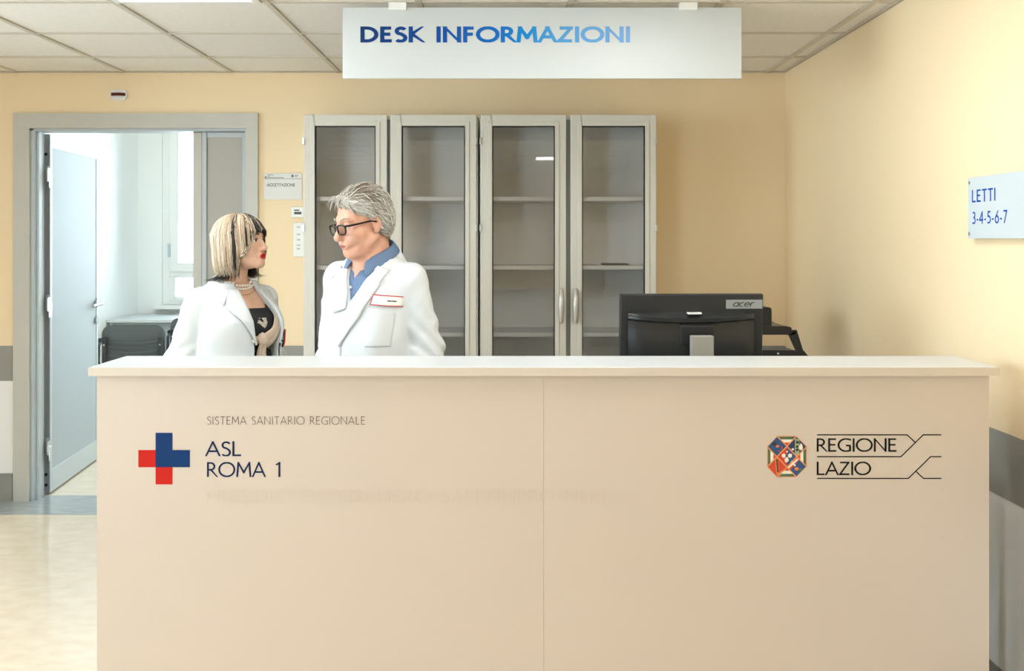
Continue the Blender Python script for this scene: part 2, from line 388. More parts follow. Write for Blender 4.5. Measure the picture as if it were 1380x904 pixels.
obj('jamb', boxes((DX0 - ox, DX0 + .018 - ox, 0, .125, 0, DTOP), (DX0 + .018 - ox, DX0 + .032 - ox, .03, .07, 0, DTOP)), M_leafframe, fr, bevel=.002)
obj('jamb', boxes((DX1 - .012 - ox, DX1 - ox, 0, .125, 0, DTOP)), M_frame, fr, bevel=.002)
obj('head_lining', boxes((DX0 - ox, DX1 - ox, 0, .125, DTOP - .014, DTOP)), M_leafframe, fr, bevel=.002)
# wide leaf: local x along the leaf from the hinge, y towards the viewer's side
HX, HY, LW, LT = -2.648, 5.785, .93, .045
fx, fy = PX(131, 6.69), 6.69
ang = math.atan2(fy - HY, fx - HX)
def leaf_obj(name, bm, m, parent=None, **k):
    bmesh.ops.transform(bm, matrix=Matrix.Translation((HX - ox, HY - oy, 0)) @ Matrix.Rotation(ang, 4, 'Z'), verts=bm.verts[:])
    return obj(name, bm, m, parent or fr, **k)
Z0, Z1 = .008, 2.066
lf = leaf_obj('wide_leaf', boxes((0, LW, .003, LT - .003, Z0, Z1)), M_leaf)
tag(lf, 'pale wide door leaf standing open')
leaf_obj('edge_frame', boxes((0, .035, -.001, LT + .001, Z0, Z1), (LW - .035, LW, -.001, LT + .001, Z0, Z1), (.035, LW - .035, -.0005, LT + .0005, Z1 - .075, Z1), (.035, LW - .035, -.0005, LT + .0005, Z0, Z0 + .13)), M_leafframe, lf, bevel=.0025)
for z in (.28, 1.10, 1.84):
    leaf_obj('hinge', boxes((-.006, .0, .004, .040, z - .045, z + .045), (-.030, -.004, -.004, .008, z - .05, z + .03), (-.03, -.002, -.012, -.002, z - .085, z + .0)), M_chrome, lf, bevel=.002)
for z in (.055, .115, 1.95):
    bm = bmesh.new(); tube(bm, [(-.002, .022, z), (.001, .022, z)], .009, 12); leaf_obj('bolt_hole', bm, M_dark, lf)
for s in (0, 1):
    yy = -.002 if s == 0 else LT + .002; sg = -1 if s == 0 else 1
    bm = bmesh.new(); tube(bm, [(LW - .05, yy, 1.04), (LW - .05, yy + sg * .012, 1.04)], .026, 16)
    tube(bm, [(LW - .05, yy, 1.04), (LW - .05, yy + sg * .032, 1.04), (LW - .065, yy + sg * .038, 1.04), (LW - .23, yy + sg * .034, 1.033)], [.010, .010, .011, .009], 10)
    leaf_obj('handle', bm, M_chrome, lf, smooth=True)
    bm = bmesh.new(); tube(bm, [(LW - .05, yy, .93), (LW - .05, yy + sg * .010, .93)], .024, 16); leaf_obj('lock_rose', bm, M_chrome, lf)
# narrow leaf
nx0, nx1, ny = -1.80 - ox, DX1 - .014 - ox, .05
nl = obj('narrow_leaf', boxes((nx0, nx1, ny + .006, ny + .045, Z0, Z1)), M_greypanel, fr); tag(nl, 'narrow closed door leaf with a grey panel')
obj('edge_frame', boxes((nx0, nx0 + .05, ny + .002, ny + .05, Z0, Z1)), M_frame, nl, bevel=.004)
obj('edge_frame', boxes((nx0 + .052, nx0 + .078, ny, ny + .046, Z0, Z1), (nx1 - .026, nx1, ny, ny + .046, Z0, Z1), (nx0 + .078, nx1 - .026, ny, ny + .046, Z1 - .03, Z1), (nx0 + .078, nx1 - .026, ny, ny + .046, Z0, Z0 + .12)), M_leafframe, nl, bevel=.003)
obj('flush_bolt', boxes((nx0 + .004, nx0 + .05, ny + .004, ny + .03, Z1, Z1 + .012)), M_dark, nl)

# ---- the office beyond the doorway
RX0, RX1, RY1, RZ = -3.60, -.30, 9.72, 2.95
o = struct('wall_office_left', boxes((RX0 - .12, RX0, BY + .12, RY1 + .2, 0, RZ)), M_room); tag(o, 'white left wall of the office beyond the doorway', 'wall')
o = struct('wall_office_right', boxes((RX1, RX1 + .12, BY + .12, RY1 + .2, 0, RZ)), M_room); tag(o, 'white right wall of the office beyond the doorway', 'wall')
wx0, wx1, wz0, wz1 = PX(218, RY1), -.9, PZ(411, RY1), 2.75
o = struct('wall_office_back', boxes((RX0, wx0, RY1, RY1 + .2, 0, RZ), (wx1, RX1, RY1, RY1 + .2, 0, RZ), (wx0, wx1, RY1, RY1 + .2, 0, wz0), (wx0, wx1, RY1, RY1 + .2, wz1, RZ)), M_room); tag(o, 'pale office wall around the bright window', 'wall')
o = struct('ceiling_office', boxes((RX0 - .12, RX1 + .12, BY + .12, RY1 + .2, RZ, RZ + .1)), M_room); tag(o, 'white ceiling of the office beyond the doorway', 'ceiling')
portal('daylight_portal', ((wx0 + wx1) / 2, RY1 + .19, (wz0 + wz1) / 2), (-math.pi / 2, 0, 0), wx1 - wx0, wz1 - wz0)
win = empty('window_1', ((wx0 + wx1) / 2, RY1, wz0)); tag(win, 'tall white framed window overexposed by daylight in the office', 'window', kind='structure')
wox, woy, woz = win.location
def wobj(name, *bs, m=M_white, bevel=.004, parent=win):
    return obj(name, boxes(*[(a - wox, b - wox, c - woy, d - woy, e - woz, f - woz) for a, b, c, d, e, f in bs]), m, parent, bevel=bevel)
yb, yf = RY1 + .10, RY1 + .02
wobj('window_frame', (wx0, wx0 + .07, yf, yb, wz0, wz1), (wx1 - .07, wx1, yf, yb, wz0, wz1), (wx0 + .07, wx1 - .07, yf, yb, wz1 - .07, wz1), (wx0 + .07, wx1 - .07, yf, yb, wz0, wz0 + .05), (wx0 + .07, wx1 - .07, yf, yb, PZ(372, RY1), PZ(366, RY1)))
zt = PZ(366, RY1)
panes_x = [wx0 + .07, (wx0 + wx1) / 2, wx1 - .07]
for k in range(2):
    a, b = panes_x[k], panes_x[k + 1]
    wobj('sash', (a, a + .085, yf - .012, yb - .02, zt, wz1 - .07), (b - .085, b, yf - .012, yb - .02, zt, wz1 - .07), (a + .085, b - .085, yf - .012, yb - .02, wz1 - .155, wz1 - .07), (a + .085, b - .085, yf - .012, yb - .02, zt, zt + .085))
    wobj('pane', (a + .08, b - .08, yb - .05, yb - .044, zt + .08, wz1 - .15), m=M_winglass, bevel=0)
    wobj('lower_sash', (a, a + .05, yf - .006, yb - .02, wz0 + .05, PZ(372, RY1)), (b - .05, b, yf - .006, yb - .02, wz0 + .05, PZ(372, RY1)), (a + .05, b - .05, yf - .006, yb - .02, wz0 + .05, wz0 + .08), (a + .05, b - .05, yf - .006, yb - .02, PZ(372, RY1) - .02, PZ(372, RY1)))
    wobj('pane', (a + .045, b - .045, yb - .05, yb - .044, wz0 + .075, PZ(372, RY1) - .015), m=M_winglass, bevel=0)
    wobj('hinge', (a - .012, a + .012, yf - .03, yf - .012, zt + .14, zt + .27), bevel=.003, m=M_leafframe)
wobj('window_sill', (wx0 - .05, wx1 + .05, RY1 - .10, RY1 + .02, wz0 - .035, wz0))

# ================================================================ THE DESK
DF = 2.87
d = empty('reception_desk', (0, DF, 0)); tag(d, 'long beige reception desk with a white counter top and printed logos', 'reception desk')
def dob(name, b, m, parent=d, bevel=.0015, **k):
    return obj(name, boxes((b[0], b[1], b[2] - DF, b[3] - DF, b[4], b[5])), m, parent, bevel=bevel, **k)
dx0, dx1, dxm = PX(130.5, DF), PX(1333, DF), PX(732.5, DF)
TZ = 1.10
ct = dob('counter_top', (PX(119.3, 2.85), PX(1347, 2.85), 2.85, 3.13, TZ - .025, TZ), M_top, bevel=.003)
ex0, ex1 = PX(119.3, 2.85), PX(1347, 2.85)
dob('edge_band', (ex0, ex1, 2.8485, 2.85, TZ - .0245, TZ - .001), M_topedge, parent=ct, bevel=0)
dob('edge_band', (ex0 - .0015, ex0, 2.85, 3.13, TZ - .0245, TZ - .001), M_topedge, parent=ct, bevel=0)
dob('edge_band', (ex1, ex1 + .0015, 2.85, 3.13, TZ - .0245, TZ - .001), M_topedge, parent=ct, bevel=0)
fp1 = dob('front_panel', (dx0, dxm - .0002, DF, DF + .02, .0, TZ - .025), M_panel, bevel=.0003)
fp2 = dob('front_panel', (dxm + .0002, dx1, DF, DF + .02, .0, TZ - .025), M_panel, bevel=.0003)
dob('side_panel', (dx0, dx0 + .02, DF + .021, 3.11, 0, TZ - .025), M_panel)
dob('side_panel', (dx1 - .02, dx1, DF + .021, 3.11, 0, TZ - .025), M_panel)
dob('inner_panel', (dx0 + .02, dx1 - .02, 3.09, 3.11, 0.0, TZ - .025), M_top)
# print on the front
M_navy = mat('navy_print', rgb(10, 34, 72), 0.6, spec=.2); M_blue = mat('cross_blue', rgb(3, 50, 102), 0.6, spec=.2); M_red = mat('cross_red', rgb(192, 28, 14), 0.6, spec=.2)
M_ink = mat('black_print', rgb(14, 16, 16), 0.6, spec=.2); M_greyink = mat('thin_grey_print', rgb(86, 76, 66), 0.5); M_ghost = mat('ghost_print', rgb(200, 185, 170), 0.42)
def DP(x, y): return (PX(x, DF), -.0008, PZ(y, DF))             # a place on the desk front (desk space), from its photo position
def dtext(s, x0, x1, ytop, ybot, m, parent, weight, track=.12, name='lettering'):
    w = PX(x1, DF) - PX(x0, DF); h = PZ(ytop, DF) - PZ(ybot, DF); o_ = DP(x0, ybot)
    return lettering(name, s, lambda u, v: (o_[0] + u, o_[1], o_[2] + v), m, parent, weight, track, w, h)
def ptext(*a, **k): return dtext(*a, **k)
dtext('SISTEMA SANITARIO REGIONALE', 279, 492, 561, 572, M_greyink, fp1, .075, .16)
dtext('ASL', 278, 325, 594.5, 614.5, M_navy, fp1, .115, .10)
dtext('ROMA 1', 279, 381, 622.5, 642.5, M_navy, fp1, .115, .12)
dtext('PRESIDIO OSPEDALIERO SAN FILIPPO NERI', 279, 815, 660, 677, M_ghost, fp1, .09, .16, name='ghost_lettering')
bm = bmesh.new(); F = lambda u, v: DP(u, v)
x0, x1, x2, x3, y0, y1, y2, y3 = 186.5, 209.7, 232.6, 256, 583, 606.2, 629.4, 652.5
flat_poly(bm, [(x1, y0), (x2, y0), (x2, y1), (x3, y1), (x3, y2), (x1, y2)], F, 0)
flat_poly(bm, [(x0, y1), (x1, y1), (x1, y2), (x0, y2)], F, 1); flat_poly(bm, [(x1, y2), (x2, y2), (x2, y3), (x1, y3)], F, 1)
obj('cross_logo', bm, [M_blue, M_red], fp1)
dtext('REGIONE', 1100.5, 1208, 590.5, 608.5, M_ink, fp2, .12, .10)
dtext('LAZIO', 1100.5, 1173, 622, 640, M_ink, fp2, .12, .10)
bm = bmesh.new()
def lpx(pts, w=1.5): stroke_poly(bm, [(p[0], p[1]) for p in pts], w, F)
lpx([(1101, 585.8), (1222.5, 585.8), (1233.5, 596.3)]); lpx([(1101, 615.2), (1214, 615.2), (1244, 585.8), (1268.5, 585.8)])
lpx([(1101, 644.5), (1224, 644.5), (1254, 615.2), (1268.5, 615.2)]); lpx([(1234, 634.8), (1244.5, 644.5), (1268.5, 644.5)])
obj('logo_lines', bm, M_ink, fp2)
# octagonal crest
EM = [mat('crest_' + n, c, 0.5) for n, c in (('gold', rgb(222, 150, 92)), ('green', rgb(76, 104, 74)), ('white', rgb(232, 224, 208)), ('red', rgb(206, 66, 30)), ('blue', rgb(38, 76, 122)), ('navy', rgb(40, 50, 92)), ('sage', rgb(150, 164, 122)), ('dark', rgb(44, 52, 44)), ('orange', rgb(214, 120, 70)))]
bm = bmesh.new()
Lc = [0]
def ep(poly, mi):                       # crest pieces in zoom-crop units (80 px -> 904)
    Lc[0] += 1; k = 80 / 904; off = .00004 * Lc[0]
    flat_poly(bm, [(1020 + u * k, 575 + v * k) for u, v in poly], lambda u, v: (PX(u, DF), -.0006 - off, PZ(v, DF)), mi)
def rect_line(a, b, w, mi):
    d_ = Vector((b[0] - a[0], b[1] - a[1])).normalized(); n_ = Vector((-d_.y, d_.x)) * w / 2
    ep([(a[0] + n_.x, a[1] + n_.y), (b[0] + n_.x, b[1] + n_.y), (b[0] - n_.x, b[1] - n_.y), (a[0] - n_.x, a[1] - n_.y)], mi)
def lozenge_spot(cx, cy, rx, ry, mi, n=8, seed=1):
    r_ = random.Random(seed)
    ep([(cx + rx * (.7 + .45 * r_.random()) * math.cos(2 * math.pi * k / n), cy + ry * (.7 + .45 * r_.random()) * math.sin(2 * math.pi * k / n)) for k in range(n)], mi)
octo = [(308, 138), (600, 138), (758, 296), (758, 600), (598, 768), (308, 768), (155, 608), (155, 296)]
ep(octo, 0)
k_ = lambda s: [(456 + (u - 456) * s, 453 + (v - 453) * s) for u, v in octo]
ep(k_(.965), 1); ep(k_(.83), 2); ep(k_(.68), 3)
ep([(308, 150), (446, 300), (308, 446), (166, 300)], 4); ep([(600, 150), (746, 300), (602, 446), (466, 300)], 5)
ep([(456, 312), (592, 452), (456, 596), (316, 452)], 4); ep([(456, 312), (456, 596), (316, 452)], 3)
ep([(302, 462), (446, 604), (302, 754), (166, 604)], 3); ep([(602, 462), (746, 604), (598, 754), (462, 604)], 4)
ep([(578, 176), (644, 190), (644, 410), (600, 446), (578, 420)], 6)
for q, (cx_, cy_) in enumerate(((616, 236), (612, 300), (612, 350))): lozenge_spot(cx_, cy_, 26, 26, 7, seed=q)
lozenge_spot(672, 310, 34, 56, 2, seed=8); lozenge_spot(545, 340, 22, 18, 2, seed=9)
ep([(602, 462), (640, 504), (508, 650), (462, 604)], 3); rect_line((478, 622), (622, 490), 26, 2); rect_line((520, 524), (585, 594), 24, 2)
lozenge_spot(606, 640, 42, 30, 8, seed=3); lozenge_spot(660, 650, 36, 26, 1, seed=4); lozenge_spot(265, 258, 40, 30, 7, seed=5)
lozenge_spot(312, 294, 32, 20, 8, seed=6); lozenge_spot(340, 370, 34, 9, 3, seed=7); lozenge_spot(378, 320, 12, 28, 3, seed=17)
lozenge_spot(405, 436, 34, 36, 2, 9, seed=10); lozenge_spot(500, 436, 34, 36, 2, 9, seed=11); lozenge_spot(452, 500, 34, 44, 2, 9, seed=12); lozenge_spot(458, 376, 16, 14, 2, seed=13); lozenge_spot(450, 440, 20, 26, 4, seed=14)
rect_line((292, 478), (318, 740), 44, 8); rect_line((300, 490), (318, 690), 22, 7)
for a_, b_ in (((155, 300), (600, 762)), ((308, 142), (756, 604)), ((600, 142), (155, 608)), ((756, 300), (308, 764))): rect_line(a_, b_, 17, 0)
obj('crest', bm, EM, fp2)

# hanging sign
SY = 3.985
sg = empty('hanging_sign', (PX(730.5, SY), SY, CZ)); tag(sg, 'white hanging sign reading DESK INFORMAZIONI in gradient blue letters', 'sign')
sx, sz = sg.location.x, sg.location.z
sp = obj('sign_panel', boxes((PX(462, SY) - sx, PX(999, SY) - sx, -.004, .004, PZ(106, SY) - sz, -.018)), mat('sign_white', rgb(202, 207, 207), 0.35), sg, bevel=.001)
def gradient_mat():
    m = bpy.data.materials.new('blue_gradient_print'); m.use_nodes = True; nt = m.node_tree; b = nt.nodes['Principled BSDF']
    tc = nt.nodes.new('ShaderNodeTexCoord'); s = nt.nodes.new('ShaderNodeSeparateXYZ'); nt.links.new(tc.outputs['Object'], s.inputs[0])
    mr = nt.nodes.new('ShaderNodeMapRange'); mr.inputs['From Min'].default_value = PX(487, SY) - sx; mr.inputs['From Max'].default_value = PX(848, SY) - sx
    nt.links.new(s.outputs['X'], mr.inputs['Value'])
    r = nt.nodes.new('ShaderNodeValToRGB'); e = r.color_ramp.elements
    e[0].position = 0; e[0].color = rgb(4, 50, 104); e[1].position = 1; e[1].color = rgb(124, 172, 222)
    for p, c in ((.28, rgb(4, 70, 150)), (.52, rgb(6, 108, 192)), (.62, rgb(14, 136, 208)), (.74, rgb(84, 158, 214))):
        k = e.new(p); k.color = c
    nt.links.new(mr.outputs['Result'], r.inputs[0]); nt.links.new(r.outputs[0], b.inputs['Base Color']); b.inputs['Roughness'].default_value = .6; b.inputs['Specular IOR Level'].default_value = .2
    return m
lettering('lettering', 'DESK INFORMAZIONI', lambda u, v: (PX(487, SY) - sx + u, -.0048, PZ(57.5, SY) - sz + v), gradient_mat(), sp, .2, .17, PX(848, SY) - PX(487, SY), PZ(36, SY) - PZ(57.5, SY))
for xc in (536, 927):
    c_ = PX(xc, SY) - sx
    obj('clip', boxes((c_ - .035, c_ + .035, -.018, -.004, -.03, -.002), (c_ - .035, c_ + .035, .004, .018, -.03, -.002), (c_ - .035, c_ + .035, -.018, .018, -.002, 0)), M_white, sg, bevel=.002)
# bed sign on the right wall
BXs = WX - .020
bs = empty('wall_sign', (BXs, 3.15, 1.55)); tag(bs, 'pale plexiglass sign reading LETTI 3-4-5-6-7 on the right wall', 'sign')
def WYX(x): return FPX * BXs / (x - CX)                 # photo column on the sign plane -> distance
y_a, y_b = WYX(1305.5), WYX(1405)
zt_, zb_ = PZ(240, y_a), PZ(321.5, y_a)
bp_ = obj('sign_panel', boxes((-.003, .003, y_b - 3.15, y_a - 3.15, zb_ - 1.55, zt_ - 1.55)), mat('plexi_white', rgb(200, 210, 213), 0.3), bs, bevel=.0008)
M_signblue = mat('sign_blue', rgb(4, 76, 168), 0.6, spec=.2)
def on_side(s, xa, xb, ytop, ybot, w):
    ya, yb_ = WYX(xa), WYX(xb); z0_ = PZ(ybot, ya); h = PZ(ytop, ya) - z0_
    lettering('lettering', s, lambda u, v: (-.0036, ya - 3.15 - u, z0_ - 1.55 + v), M_signblue, bp_, w, .14, ya - yb_, h)
on_side('LETTI', 1311.3, 1343, 256.2, 272.8, .13); on_side('3-4-5-6-7', 1311.8, 1358.5, 285.5, 302, .13)
for yy in (y_a - .012, y_b + .012):
    for zz in (zt_ - .016, zb_ + .016):
        bm = bmesh.new(); tube(bm, [(-.006, yy - 3.15, zz - 1.55), (.0195, yy - 3.15, zz - 1.55)], .0055, 12); obj('standoff', bm, M_chrome, bs, smooth=True)
# room sign and devices by the doorway
rs_ = empty('door_plaque', (PX(381, BY), BY, PZ(252, BY))); tag(rs_, 'small grey plaque reading ACCETTAZIONE beside the doorway', 'sign')
def RP(x, y, dd): return (PX(x, BY) - rs_.location.x, -dd, PZ(y, BY) - rs_.location.z)
a_, b_ = RP(356.5, 269, 0), RP(407, 233.5, 0)
pl_ = obj('plaque_panel', boxes((a_[0], b_[0], -.008, 0, a_[2], b_[2])), mat('plaque_grey', rgb(222, 221, 216), 0.4), rs_, bevel=.0015)
bm = bmesh.new()
for yy in (241.2,): flat_poly(bm, [(357, yy), (406.5, yy), (406.5, yy - .5), (357, yy - .5)], lambda u, v: RP(u, v, .0085))
flat_poly(bm, [(357, 239), (358.6, 237.4), (360.2, 239), (358.6, 240.6)], lambda u, v: RP(u, v, .0087))
for (xa, xb, yy) in ((361, 369, 236.2), (361, 364, 238), (361, 383, 239.8), (397.5, 402.5, 236.6), (397.5, 401, 238.2)):
    flat_poly(bm, [(xa, yy), (xb, yy), (xb, yy - .7), (xa, yy - .7)], lambda u, v: RP(u, v, .0087))
flat_poly(bm, [(393, 236), (394.5, 235.2), (396, 236), (396, 238.4), (394.5, 239.2), (393, 238.4)], lambda u, v: RP(u, v, .0087))
obj('header_print', bm, mat('soft_dark_print', rgb(96, 96, 100), 0.5), pl_)
o_ = RP(360.5, 251.3, .0087); lettering('lettering', 'ACCETTAZIONE', lambda u, v: (o_[0] + u, o_[1], o_[2] + v), M_ink, pl_, .13, .16, PX(398, BY) - PX(360.5, BY), PZ(247.3, BY) - PZ(251.3, BY))
th = empty('thermostat', (PX(402, BY), BY, PZ(286, BY))); tag(th, 'small white thermostat on the wall under the plaque', 'thermostat')
obj('case', boxes((-.036, .036, -.022, 0, -.03, .03)), M_white, th, bevel=.005)
obj('display', boxes((-.018, .022, -.0235, -.0215, -.012, .002)), mat('lcd_grey', rgb(70, 72, 72), .4), th)
obj('button', boxes((-.018, .01, -.0245, -.0215, .008, .014)), M_seal, th)
ic = empty('wall_intercom', (PX(404, BY), BY, PZ(323, BY))); tag(ic, 'narrow white wall intercom strip below the thermostat', 'intercom')
obj('case', boxes((-.032, .032, -.02, 0, -.096, .096)), M_white, ic, bevel=.005)
for zz in (.07, .03, .0, -.03, -.05): obj('button', boxes((-.012, .006, -.0225, -.0195, zz - .004, zz + .004)), mat('button_grey', rgb(190, 188, 184), .4), ic)
# beacon over the door
bc = empty('alarm_beacon', (PX(161, BY), BY, PZ(128.5, BY))); tag(bc, 'small oval white alarm beacon with a dark red lens above the doorway', 'alarm light')
bm = bmesh.new(); prism(bm, rrect(-.043, .043, -.024, .026, .02, 6), lambda u, v, w: (u, -w, v), .018); obj('base', bm, M_white, bc, bevel=.004)
bm = bmesh.new(); prism(bm, [(.042 * math.cos(a), -.026 * math.sin(a)) for a in [math.pi * k / 14 for k in range(15)]], lambda u, v, w: (u, v - .012, -.006 + w), .016)
obj('lens', bm, mat('dark_red_lens', rgb(88, 10, 10), .12), bc, bevel=.002)

# ================================================================ GLASS CABINETS
CYF = 5.22
M_cabbody = mat('cabinet_body', rgb(238, 236, 230), .5)
def cabinet(x0, x1, doors, label, hand):
    c = empty('glass_cabinet', ((x0 + x1) / 2, CYF, 0)); tag(c, label, 'cabinet', 'glass door cabinets')
    ox_ = c.location.x; h = PZ(154.5, CYF)
    def cb(name, *bs, m=M_cab, parent=c, bevel=0): return obj(name, boxes(*[(a - ox_, b - ox_, p - CYF, q - CYF, r, s) for a, b, p, q, r, s in bs]), m, parent, bevel=bevel)
    yb_ = BY - .006
    cb('body', (x0, x0 + .018, CYF + .03, yb_, 0, h - .004), (x1 - .018, x1, CYF + .03, yb_, 0, h - .004), (x0 + .018, x1 - .018, CYF + .03, yb_, h - .022, h - .004), (x0 + .018, x1 - .018, CYF + .03, yb_, .06, .08), (x0 + .018, x1 - .018, CYF + .05, CYF + .065, 0, .06), m=M_cabbody)
    cb('back_panel', (x0 + .018, x1 - .018, yb_ - .012, yb_, .08, h - .022), m=M_cabin)
    xm = (doors[0][1] + doors[1][0]) / 2
    cb('divider', (xm - .02, xm + .02, CYF + .026, CYF + .05, .08, h - .022), m=M_cabgap)
    for z in (1.685, 1.325, .975, .60, .30):
        cb('shelf', (x0 + .02, x1 - .02, CYF + .055, yb_ - .014, z - .022, z), m=M_shelf, bevel=.002)
    for i, (a, b) in enumerate(doors):
        fw = .052
        D = cb('door_frame', (a, a + fw, CYF, CYF + .024, .07, h), (b - fw, b, CYF, CYF + .024, .07, h), (a + fw, b - fw, CYF, CYF + .024, h - fw, h), (a + fw, b - fw, CYF, CYF + .024, .07, .07 + fw), bevel=.003)
        e = fw - .016
        cb('bead', (a + e, a + fw + .006, CYF - .004, CYF + .004, .07 + e, h - e), (b - fw - .006, b - e, CYF - .004, CYF + .004, .07 + e, h - e), (a + fw + .006, b - fw - .006, CYF - .004, CYF + .004, h - fw - .006, h - e), (a + fw + .006, b - fw - .006, CYF - .004, CYF + .004, .07 + e, .07 + fw + .006), parent=D, bevel=.002)
        g = fw + .006
        cb('gasket', (a + g - .002, a + g + .006, CYF + .004, CYF + .018, .07 + g, h - g), (b - g - .006, b - g + .002, CYF + .004, CYF + .018, .07 + g, h - g), (a + g + .004, b - g - .004, CYF + .004, CYF + .018, h - g - .005, h - g + .002), m=M_seal, parent=D)
        cb('glass_pane', (a + g, b - g, CYF + .010, CYF + .014, .07 + g, h - g), m=M_glass, parent=D)
        hx = a if i == 0 else b; s = -1 if i == 0 else 1
        for zz in (PZ(190, CYF), PZ(307, CYF), .3):
            cb('hinge', (hx - .006, hx + .006, CYF - .006, CYF + .01, zz - .018, zz + .018), m=M_chrome, parent=D, bevel=.002)
        kx = (b - .026) if i == 0 else (a + .026)
        if hand:
            bm = bmesh.new(); zc = PZ(412, CYF)
            pts = [(kx - ox_, -.004, zc - .088), (kx - ox_, -.022, zc - .07), (kx - ox_, -.032, zc - .03), (kx - ox_, -.034, zc), (kx - ox_, -.032, zc + .03), (kx - ox_, -.022, zc + .07), (kx - ox_, -.004, zc + .088)]
            tube(bm, pts, [.006, .011, .0145, .0155, .0145, .011, .006], 12)
            obj('handle', bm, mat('satin_handle', rgb(206, 203, 195), .35, .3), D, smooth=True)
        # no pull is seen on the other pair: it hides behind the people
        else:
            bm = bmesh.new(); zc = .75
            tube(bm, [(kx - ox_, -.004, zc - .088), (kx - ox_, -.03, zc - .04), (kx - ox_, -.034, zc), (kx - ox_, -.03, zc + .04), (kx - ox_, -.004, zc + .088)], [.006, .0135, .0155, .0135, .006], 12)
            obj('handle', bm, MATS['satin_handle'] if 'satin_handle' in MATS else mat('satin_handle', rgb(206, 203, 195), .35, .3), D, smooth=True)
    return c
cX = lambda x: PX(x, CYF)
cabinet(cX(407.5), cX(644), [(cX(409), cX(521.5)), (cX(526), cX(642))], 'tall glass door cabinet on the left, behind the man in the white coat', False)
cabinet(cX(646.5), cX(885.5), [(cX(648), cX(763)), (cX(769), cX(884.5))], 'tall glass door cabinet on the right, behind the monitor, with two oval pulls', True)
bk = obj('booklet', boxes((PX(812, 5.4), PX(846, 5.4), 5.34, 5.5, 1.3255, 1.332)), mat('dark_booklet', rgb(64, 60, 54), .5), bevel=.001); bk['label'] = 'thin dark booklet lying on a shelf in the right glass cabinet'; bk['category'] = 'booklet'
obj('cover', boxes((PX(812, 5.4), PX(846, 5.4), 5.34, 5.5, 1.3322, 1.3335)), mat('booklet_cover', rgb(84, 80, 70), .35), bk)
pp = obj('paper_sheet', boxes((PX(784, 5.38), PX(804, 5.38), 5.33, 5.46, 1.3255, 1.3275)), mat('paper', rgb(225, 220, 205), .7)); tag(pp, 'pale sheet of paper on a shelf left of the dark booklet', 'paper')

# ================================================================ WORK DESK, MONITOR, PRINTER
wd = empty('work_desk', (.80, 3.45, 0)); tag(wd, 'low white work table behind the counter carrying the monitor', 'table')
obj('table_top', boxes((-.58, .56, -.31, .36, .715, .74)), M_top, wd, bevel=.003)
for x_ in (-.56, .535):
    for y_ in (-.29, .32): obj('leg', boxes((x_ - .02, x_ + .02, y_ - .02, y_ + .02, 0, .715)), M_chrome, wd, bevel=.002)
MY = 3.60
mo = empty('computer_monitor', (PX(932, MY), MY, .74)); tag(mo, 'black desktop monitor seen from behind on the work desk', 'monitor'); mo.rotation_euler.z = math.radians(2)
mx, mz = mo.location.x, .74
mw0, mw1 = PX(836, MY) - mx, PX(1030, MY) - mx
mtz, mbz = PZ(397, MY) - mz, PZ(397, MY) - mz - .315
TI = Matrix.Translation((0, 0, mtz)) @ Matrix.Rotation(math.radians(4), 4, 'X') @ Matrix.Translation((0, 0, -mtz))
def mob(name, bm, m, parent=mo, **k):
    bmesh.ops.transform(bm, matrix=TI, verts=bm.verts[:]); return obj(name, bm, m, parent, **k)
sh = mob('screen_shell', boxes((mw0, mw1, 0, .022, mbz, mtz)), M_blackplastic, bevel=.004)
mob('bezel_edge', boxes((mw0 - .001, mw1 + .001, .012, .03, mbz - .001, mtz + .001)), M_glossblack, sh, bevel=.003)
mob('screen', boxes((mw0 + .012, mw1 - .012, .0298, .0315, mbz + .016, mtz - .012)), M_glossblack, sh)
# bulge with a curved upper ledge
bm = bmesh.new(); zz0 = PZ(421, MY) - mz
bx0, bx1 = PX(846, MY) - mx, PX(1017, MY) - mx
N = 22; rows = []
prof = [(0.0, 0.0), (-.020, -.002), (-.026, -.006), (-.026, -.020), (-.010, -.028), (-.019, -.07), (-.030, -.13), (-.026, -.19), (0.0, -.24)]
for (yy, dz) in prof:
    row = []
    for k in range(N + 1):
        t = k / N; s = math.sin(math.pi * t); u = bx0 + (bx1 - bx0) * t
        edge = min(1.0, (s * 3.2)); sag = -.012 * s * (1 if -.03 < dz < -.0001 else .0)
        row.append(bm.verts.new((u, yy * (.35 + .65 * edge) if dz < -.0001 else yy, zz0 + dz + sag)))
    rows.append(row)
for i in range(len(rows) - 1):
    for k in range(N): bm.faces.new((rows[i][k], rows[i][k + 1], rows[i + 1][k + 1], rows[i + 1][k]))
for side in (0, N): bm.faces.new([r[side] for r in rows])
bm.faces.new([v for v in rows[0]] + [v for v in reversed(rows[-1])])
mob('rear_housing', bm, M_glossblack, sh, smooth=True)
nx = PX(940, MY) - mx
mob('mount_recess', boxes((nx - .065, nx + .058, -.030, -.008, zz0 - .115, zz0 - .042)), M_blackplastic, sh, bevel=.004)
st_ = obj('stand', boxes((nx - .04, nx + .04, -.085, -.055, .02, PZ(449.5, MY) - mz)), M_standgrey, mo, bevel=.004)
obj('tilt_arm', boxes((nx - .03, nx + .03, -.057, -.008, .26, .305)), M_blackplastic, st_, bevel=.003)
bm = bmesh.new(); prism(bm, rrect(nx - .12, nx + .12, -.16, .09, .05, 6), lambda u, v, w: (u, v, w), .02); obj('foot', bm, M_blackplastic, mo, bevel=.003)
stk = mob('brand_sticker', boxes((PX(979, MY) - mx, PX(1028.5, MY) - mx, -.0012, 0, PZ(416, MY) - mz, PZ(404, MY) - mz)), M_sticker, sh)
